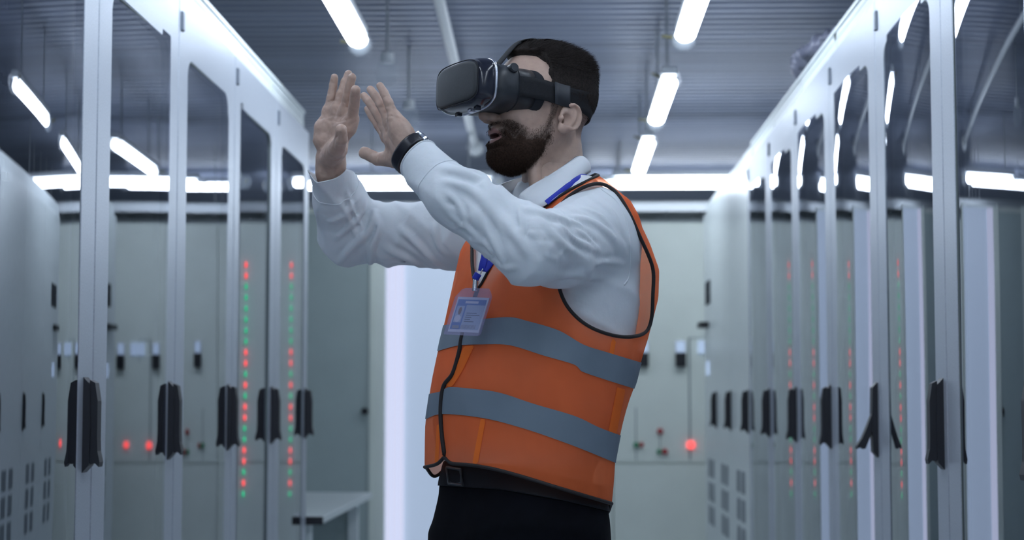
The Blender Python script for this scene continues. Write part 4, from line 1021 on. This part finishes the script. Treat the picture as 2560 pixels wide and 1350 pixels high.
M['hemtape'] = sheer('orange_double_hem', (1.0, .24, .03), .95)
for poly in ([(1160, 866), (1186, 863), (1176, 885), (1154, 930), (1130, 967), (1112, 967), (1136, 932), (1152, 885)], [(1202, 1047), (1214, 1048), (1194, 1161), (1180, 1160)],
             [(1543, 968), (1564, 974), (1541, 1086), (1521, 1079)], [(1100, 1060), (1092, 1062), (1086, 1158), (1096, 1155)], [(1530, 846), (1541, 848), (1534, 888), (1523, 884)]):
    V = Vv + Nv * .0012; m_ = facing(V)[0]; pp = proj(V); V, T = clip(V, Tv, np.maximum(-polysd(pp, poly) / 1400, -m_ * .05))
    if len(T) > 4: mk('hem_tape', V, T, M['hemtape'], vest, origin=PO, smooth=True)

# ------------------------------------------------------------------ lanyard and badge
t = empty('lanyard', tuple(P(1190, 700, 3.0)), label='blue lanyard around the white collar with a clip at the chest', cat='lanyard'); o = np.array(t.location)
bvs = [bvh_shirt, bvh_vest, BVHTree.FromPolygons([tuple(Vector(v.co) + Vector(PO)) for v in col.data.vertices], [tuple(p.vertices) for p in col.data.polygons])]
def hitn(px, py, off=.003):
    best = None
    for b_ in bvs:
        q_ = hit(b_, px, py, off)
        if q_ is not None and (best is None or np.linalg.norm(q_ - CP) < np.linalg.norm(best - CP)): best = q_
    return best
def ribbon(path, w_, name='strap'):
    pts = [hitn(*a, .003) for a in spline(path, 6)]; pts = np.array([p_ for p_ in pts if p_ is not None])
    for _ in range(6): pts[1:-1] = .5 * pts[1:-1] + .25 * (pts[2:] + pts[:-2])
    V, F = tube(pts, w_, 8, flat=(-CF, .18)); mk(name, V, F, M['blue'], t, origin=o, smooth=True)
ribbon([(1470, 433), (1440, 449), (1405, 476), (1372, 502), (1366, 507)], .0046)
def pl(path, w_, nm, m, fl=.3):
    pts = spline([P(*a) for a in path], 6); V, F = tube(pts, w_, 8, flat=(-CF, fl)); mk(nm, V, F, m, t, origin=o, smooth=True)
pl([(1262, 600, 2.985), (1238, 640, 2.985), (1222, 662, 2.98), (1210, 676, 2.975)], .0060, 'strap', M['blue'])
pl([(1214, 610, 2.985), (1212, 640, 2.98), (1207, 662, 2.975), (1204, 678, 2.975)], .0062, 'strap', M['blue'])
pl([(1207, 672, 2.972), (1201, 684, 2.972), (1197, 694, 2.972)], .0012, 'ring', M['steel'], 1)
pl([(1196, 684, 2.970), (1191, 692, 2.970), (1188, 698, 2.970)], .0062, 'bead', M['blue'], .8)
pl([(1189, 698, 2.970), (1188, 712, 2.969), (1187, 728, 2.968)], .0045, 'clip', M['steel'], .5)
TL, BLc, TR = P(1143, 738, 2.988), P(1114, 833, 3.005), P(1228, 741, 2.955)
ex = TR - TL; W_ = np.linalg.norm(ex); ex /= W_; ey = BLc - TL; ey -= ex * (ey @ ex) * .0; Hh = np.linalg.norm(ey); ey /= Hh; ez = np.cross(ex, ey); ez /= np.linalg.norm(ez)
if ez @ (CP - TL) < 0: ez = -ez
bo = TL
bd = empty('id_badge', tuple(TL), label='identity badge in a clear holder hanging on the orange vest', cat='badge')
def pt(u, v, e=0): return TL + ex * u * W_ + ey * v * Hh + ez * e
def slab(name, u0, u1, v0, v1, e0, e1, m, par=bd):
    c = [(u0, v0), (u1, v0), (u1, v1), (u0, v1)]; V = [pt(*k_, e0) for k_ in c] + [pt(*k_, e1) for k_ in c]
    return mk(name, V, [(0, 1, 2, 3), (4, 7, 6, 5), (0, 4, 5, 1), (1, 5, 6, 2), (2, 6, 7, 3), (3, 7, 4, 0)], m, par, origin=bo)
M['card'] = mat('card_white', (.62, .68, .74), .4); M['cardblue'] = mat('card_blue', (.09, .22, .50), .4); M['cardpale'] = mat('card_pale', (.38, .50, .62), .4)
M['ink'] = mat('card_ink', (.12, .17, .22), .5); M['cardface'] = mat('card_portrait_face', (.20, .14, .12), .6); M['cardgrey'] = mat('card_grey', (.28, .34, .38), .5)
def pvc():
    m = bpy.data.materials.new('clear_pvc'); m.use_nodes = True; nt = m.node_tree; nt.nodes.clear(); N = nt.nodes.new; L = nt.links.new
    o_ = N('ShaderNodeOutputMaterial'); mx = N('ShaderNodeMixShader'); a = N('ShaderNodeBsdfTransparent'); b_ = N('ShaderNodeBsdfPrincipled'); mx.inputs[0].default_value = .22
    a.inputs[0].default_value = (.86, .84, .95, 1); b_.inputs['Base Color'].default_value = (.62, .6, .8, 1); b_.inputs['Roughness'].default_value = .15
    L(a.outputs[0], mx.inputs[1]); L(b_.outputs[0], mx.inputs[2]); L(mx.outputs[0], o_.inputs[0]); return m
M['pvc'] = pvc()
prof = [(0, .02), (.12, -.16), (.22, -.2), (.85, -.2), (.93, -.12), (1.02, .02), (1.02, .98), (.98, 1.03), (0, 1.03), (-.02, 1.0), (-.02, .05)]
V = [pt(a, b_, .0035) for a, b_ in prof] + [pt(a, b_, -.002) for a, b_ in prof]; k_ = len(prof)
mk('holder', V, [tuple(range(k_)), tuple(range(2 * k_ - 1, k_ - 1, -1))] + [(i, (i + 1) % k_, (i + 1) % k_ + k_, i + k_) for i in range(k_)], M['pvc'], bd, origin=bo)
cd = slab('card', .05, .96, .04, .95, -.0012, .0006, M['card'])
slab('header', .09, .92, .10, .24, .0006, .0009, M['cardblue'], cd); slab('blue_field', .09, .38, .24, .88, .0006, .0009, M['cardblue'], cd)
slab('pale_field', .38, .92, .24, .88, .0006, .0008, M['cardpale'], cd); slab('portrait', .12, .34, .27, .70, .0009, .0011, M['cardpale'], cd)
slab('header_text', .32, .70, .14, .20, .0009, .0011, M['card'], cd)
for i, e_ in enumerate((.74, .84, .62, .60, .72)): slab('text_line', .44, e_, .44 + i * .055, .462 + i * .055, .0008, .0010, M['ink'], cd)
slab('footer_box', .14, .34, .78, .86, .0009, .0011, M['cardgrey'], cd)
for i in range(12): slab('code_bar', .40 + i * .036, .42 + i * .036, .76, .86, .0008, .0010, M['cardgrey'], cd)
def disc(u, v, ru, rv, e, m, nm): 
    V = [pt(u + ru * math.cos(a), v + rv * math.sin(a), e) for a in np.arange(16) * PI / 8]; V += [q_ - ez * .0003 for q_ in V]; mk(nm, V, [tuple(range(16)), tuple(range(31, 15, -1))] + [(i, (i + 1) % 16, (i + 1) % 16 + 16, i + 16) for i in range(16)], m, cd, origin=bo)
disc(.235, .40, .045, .10, .0014, M['cardface'], 'portrait_head'); disc(.225, .60, .09, .09, .0013, M['card'], 'portrait_shirt')

# ------------------------------------------------------------------ headset (head-local coordinates)
HOo = toW(np.array([[.13, 0, .045]]))[0]
hsx = empty('vr_headset', tuple(HOo), label='black virtual reality headset strapped over the eyes of the man', cat='headset')
HT = math.radians(2)
def hl2w(V): return toW(np.array(V))
def mh(name, V, F, m, par=hsx, smooth=True): return mk(name, hl2w(V), F, m, par, origin=HOo, smooth=smooth)
def superring(x, hw, hh, zc, n_=64, e=4.0, B=0.0, tl=0):
    out = []
    for k in range(n_):
        a = 2 * PI * k / n_; c, s_ = math.cos(a), math.sin(a); y_ = hw * abs(c) ** (2 / e) * (1 if c >= 0 else -1); z_ = hh * abs(s_) ** (2 / e) * (1 if s_ >= 0 else -1)
        out.append((x - B * y_ * y_ - B * .6 * z_ * z_, y_, zc + z_))
    return out
def loft(rings, cap0=True, cap1=True):
    V = sum(rings, []); n_ = len(rings[0]); F = []
    for i in range(len(rings) - 1):
        for k in range(n_): F.append((i * n_ + k, i * n_ + (k + 1) % n_, (i + 1) * n_ + (k + 1) % n_, (i + 1) * n_ + k))
    if cap0: F.append(tuple(range(n_))[::-1])
    if cap1: F.append(tuple((len(rings) - 1) * n_ + k for k in range(n_)))
    return V, F
ZH = .0395
# front shell, glossy
sh = [(.144, .0915, .0435, 0), (.146, .0935, .0448, 0), (.151, .0938, .0450, .1), (.160, .0930, .0440, .4), (.170, .0905, .0415, .8), (.1765, .0875, .0385, 1.0), (.1805, .0845, .0355, 1.15), (.182, .081, .0325, 1.2)]
sr = [superring(x, a, b, ZH, e=3.6, B=B_) for x, a, b, B_ in sh] + [superring(.182, .081 * k_, .0325 * k_, ZH, e=3.6, B=1.2) for k_ in (.8, .55, .3, .08)]
V, F = loft(sr); front = mh('front_shell', V, F, M['hs_gloss'])
pr = [superring(x, a, b, ZH + .001, e=4.6, B=1.2) for x, a, b in ((.176, .0820, .0345), (.1828, .0820, .0345), (.1836, .0812, .0337))] + [superring(.1837, .0812 * k_, .0337 * k_, ZH + .001, e=4.6, B=1.2) for k_ in (.9, .7, .5, .3, .1)]
V, F = loft(pr); fp = mh('faceplate', V, F, M['hs_plate'], front)
r_ = superring(.1822, .0845, .0370, ZH + .001, e=4.6, B=1.2); V, F = tube(r_, .0010, 6, closed=True); mh('groove', V, F, M['foam'], front)
# silver trim
V, F = loft([superring(x, a, b, ZH, e=3.6) for x, a, b in ((.1405, .0900, .0425), (.1410, .0945, .0458), (.1440, .0947, .0460), (.1450, .0910, .0430))]); mh('silver_trim', V, F, M['silver'])
# rear body
rb = [(.141, .0885, .0420, .0385), (.118, .0865, .0415, .0375), (.093, .0840, .0415, .0365), (.091, .0820, .0405, .0365), (.073, .0805, .0415, .035), (.057, .078, .0425, .034)]
V, F = loft([superring(x, a, b, z_, e=3.0) for x, a, b, z_ in rb]); mh('rear_body', V, F, M['hs_body'])
r_ = superring(.092, .0838, .0412, .0365, e=3.0); V, F = tube(r_, .0010, 6, closed=True); mh('body_seam', V, F, M['foam'])
gs = []
for x, a, b in ((.072, .078, .043), (.066, .0800, .0462), (.058, .0805, .0470), (.052, .0785, .0450), (.052, .070, .040)): gs.append(superring(x, a, b, .033, e=2.6, B=2.2))
V, F = loft(gs); mh('face_gasket', V, F, M['foam'])
# bottom ports and adjustment knobs
for y_ in (.02, .045, -.03):
    b_ = MB().bevbox(.150, .160, y_ - .006, y_ + .006, ZH - .0485, ZH - .040, .002); mh('bottom_button', b_.V, b_.F, M['silver'] if y_ == .02 else M['hs_gloss'], front, False)
for s_ in (1, -1):
    y0 = s_ * .066
    V, F = tube([(.103, y0, .064), (.103, y0 + s_ * .016, .066), (.103, y0 + s_ * .018, .0662)], [.0088, .0088, .0078], 28); k_ = mh('knob', V, F, M['hs_body'], hsx, False)
    V, F = tube([(.103, y0 + s_ * .0182, .0662), (.103, y0 + s_ * .0192, .0663)], .0070, 24); mh('knob_cap', V, F, M['strap2'], k_, False)
def skull_r(ang, z_, off):
    """radius of head+hair along a horizontal direction"""
    c = np.array([-.012, 0, z_]); d = np.array([math.cos(ang), math.sin(ang), 0]); r = np.linspace(.03, .16, 200); p_ = c + r[:, None] * d
    v = head_core(p_) - np.maximum(hair_th(p_), 0); i = np.argmax(v > 0); return c[:2] + d[:2] * (r[i] + off)
def strap(a0, a1, n_, zt, zb, m, off=.0025, name='side_strap', side=1):
    top_, bot_ = [], []
    for a in np.linspace(a0, a1, n_):
        u = abs(a)
        z1, z0 = zt(u), zb(u); 
        q1, q0 = skull_r(side * a, z1, off), skull_r(side * a, z0, off)
        rr = .5 * (np.array(q1) + np.array(q0)); k1 = .35
        q1 = q1 * (1 - k1) + rr * k1; q0 = q0 * (1 - k1) + rr * k1
        top_.append((*q1, z1)); bot_.append((*q0, z0))
    top_, bot_ = np.array(top_), np.array(bot_); nr = 5; V = []
    if name == 'side_strap':                          # straight run forward to the rear body of the headset
        pre = [(.092, .0850), (.080, .0850), (.066, .0848), (.050, .0845), (.036, .0840)]
        top_ = np.vstack([[(x, side * y_, zt(.6) + .002) for x, y_ in pre], top_]); bot_ = np.vstack([[(x, side * y_, zb(.6) + .002) for x, y_ in pre], bot_]); n_ = len(top_)
        for _ in range(4):
            for q_ in (top_, bot_): q_[2:-1] = .5 * q_[2:-1] + .25 * (q_[1:-2] + q_[3:])
        ya = np.maximum(np.abs(top_[:, 1]), np.abs(bot_[:, 1])) * side
        top_[:14, 1] = ya[:14]; bot_[:14, 1] = ya[:14]
    for j in range(nr): V += list(top_ + (bot_ - top_) * j / (nr - 1))
    sl = np.where((top_[:, 0] > -.010) & (top_[:, 0] < .033))[0]; A_, B_ = top_[sl].copy(), bot_[sl].copy()
    A_[:, 1] += side * .0036; B_[:, 1] += side * .0036; A_[:, 2] += .0012; B_[:, 2] -= .0012; k_ = len(sl)
    sm_ = mh('strap_slider', np.vstack([A_, B_]), [(i, i + 1, k_ + i + 1, k_ + i) for i in range(k_ - 1)], M['strap2']); md = sm_.modifiers.new('thickness', 'SOLIDIFY'); md.thickness = .0028; md.offset = 0
    F = [(j * n_ + i, j * n_ + i + 1, (j + 1) * n_ + i + 1, (j + 1) * n_ + i) for j in range(nr - 1) for i in range(n_ - 1)]
    o_ = mh(name, V, F, m); md = o_.modifiers.new('thickness', 'SOLIDIFY'); md.thickness = .0028; md.offset = 1 if side > 0 else -1
    return o_
zt = lambda a: np.interp(a, [.7, 1.0, 1.3, 1.7, 2.1, 2.6, 3.15], [.050, .048, .045, .042, .041, .038, .031])
zb = lambda a: np.interp(a, [.7, 1.0, 1.3, 1.7, 2.1, 2.6, 3.15], [.014, .012, .009, .005, .003, -.002, -.009])
for s_ in (1, -1):
    strap(1.25, 3.12, 54, zt, zb, M['strap'], side=s_)
# top strap over the crown
pts = []
for a in np.linspace(.72, 2.75, 40):
    c = np.array([-.014, 0, .046]); d = np.array([math.cos(a), 0, math.sin(a)]); r = np.linspace(.03, .16, 240); p_ = c + r[:, None] * d
    v = head_core(p_) - np.maximum(hair_th(p_), 0); pts.append(c + d * (r[np.argmax(v > 0)] + .003))
pts = [np.array([.104, 0, .074]), np.array([.092, 0, .088])] + pts; pts = np.array(pts); nrm = pts - np.array([-.014, 0, .046])
V, F = tube(pts, .016, 12, flat=(nrm, .13)); mh('top_strap', V, F, M['strap'])

# ------------------------------------------------------------------ wrist watch
wc = P(1027, 376, 2.893); wa = (P(1020, 366, 2.895) - P(1062, 410, 2.885)); wa /= np.linalg.norm(wa)
bvh_l = BVHTree.FromPolygons([tuple(v) for v in Vl], [tuple(map(int, t_)) for t_ in Fl])
wt = empty('wrist_watch', tuple(wc), label='black banded watch with steel case on the nearer wrist', cat='watch')
R0 = ring_on(bvh_l, wc, wa, 48, .05, .0018)
for _ in range(3): R0 = .5 * R0 + .25 * (np.roll(R0, 1, 0) + np.roll(R0, -1, 0))
R0 = wc + (R0 - wc) * 1.02
rad = R0 - R0.mean(0)
sx = np.array([1, 0, 0]) * .72 + np.array([0, 0, 1]) * .66 + np.array([0, 1, 0]) * .42; sx -= wa * (sx @ wa); sx /= np.linalg.norm(sx)
prof = [(-.0095, .0), (-.0095, .0028), (-.006, .0042), (-.003, .0034), (0, .0045), (.003, .0034), (.006, .0042), (.0095, .0028), (.0095, 0)]
V = []; F = []; n_ = len(R0); m_ = len(prof)
for i in range(n_):
    rd = rad[i] / np.linalg.norm(rad[i]); V += [R0[i] + wa * a + rd * b_ for a, b_ in prof]
for i in range(n_):
    for j in range(m_): a = i * m_ + j; b_ = i * m_ + (j + 1) % m_; c = ((i + 1) % n_) * m_ + (j + 1) % m_; d = ((i + 1) % n_) * m_ + j; F.append((a, b_, c, d))
mk('watch_band', V, F, M['watchband'], wt, origin=wc, smooth=True)
i = int(np.argmax(rad @ sx)); fc_ = R0[i]; nn = rad[i] / np.linalg.norm(rad[i])
V, F = tube([fc_, fc_ + nn * .002, fc_ + nn * .008, fc_ + nn * .0105, fc_ + nn * .0105], [.0165, .019, .019, .0165, .0150], 32); cs_ = mk('watch_case', V, F, M['steel'], wt, origin=wc, smooth=False)
V, F = tube([fc_ + nn * .0106, fc_ + nn * .0116], [.0145, .0138], 32); mk('dial', V, F, M['hs_gloss'], cs_, origin=wc)
cr = np.cross(nn, wa)
for ang, r_, l_ in ((-.25, .0028, .006), (.0, .0036, .008), (.25, .0028, .006)):
    for s_ in (-1,):
        d = (-wa * math.cos(ang) * 1 + cr * math.sin(ang)); a = fc_ + nn * .005 + d * .0185; V, F = tube([a, a + d * l_], r_, 12); mk('crown', V, F, M['steel'], cs_, origin=wc)
for s_ in (-1, 1):
    a = fc_ + cr * s_ * .018 + nn * .001; V, F = tube([a - wa * .010, a + wa * .010], .0042, 10); mk('lug', V, F, M['steel'], cs_, origin=wc)

# ------------------------------------------------------------------ crumpled plastic on top of the right row
q0 = np.array([W2 + .07, 6.1, ZT + .012])
def crump(p):
    d = ell(p, q0 + [.03, 0, .04], (.12, .42, .055)); d = smin(d, ell(p, q0 + [.02, .2, .06], (.09, .16, .06)), .03)
    d = d - .022 * ridge(p, (1, 1, .3), 45, 5, 12, 1) - .02 * ridge(p, (1, -.8, .9), 38, 5, 10, 2) + .02; return np.maximum(d, q0[2] - p[:, 2])
V, F = nets(crump, q0 - [.2, .55, .03], q0 + [.25, .55, .2], .011)
M['wrap'] = mat('grey_plastic_wrap', (.20, .21, .28), .35, Alpha=.7); mk('plastic_sheet', V, F, M['wrap'], loc=tuple(q0), smooth=True, label='crumpled grey plastic sheet lying on top of the right cabinet row', cat='plastic sheet')
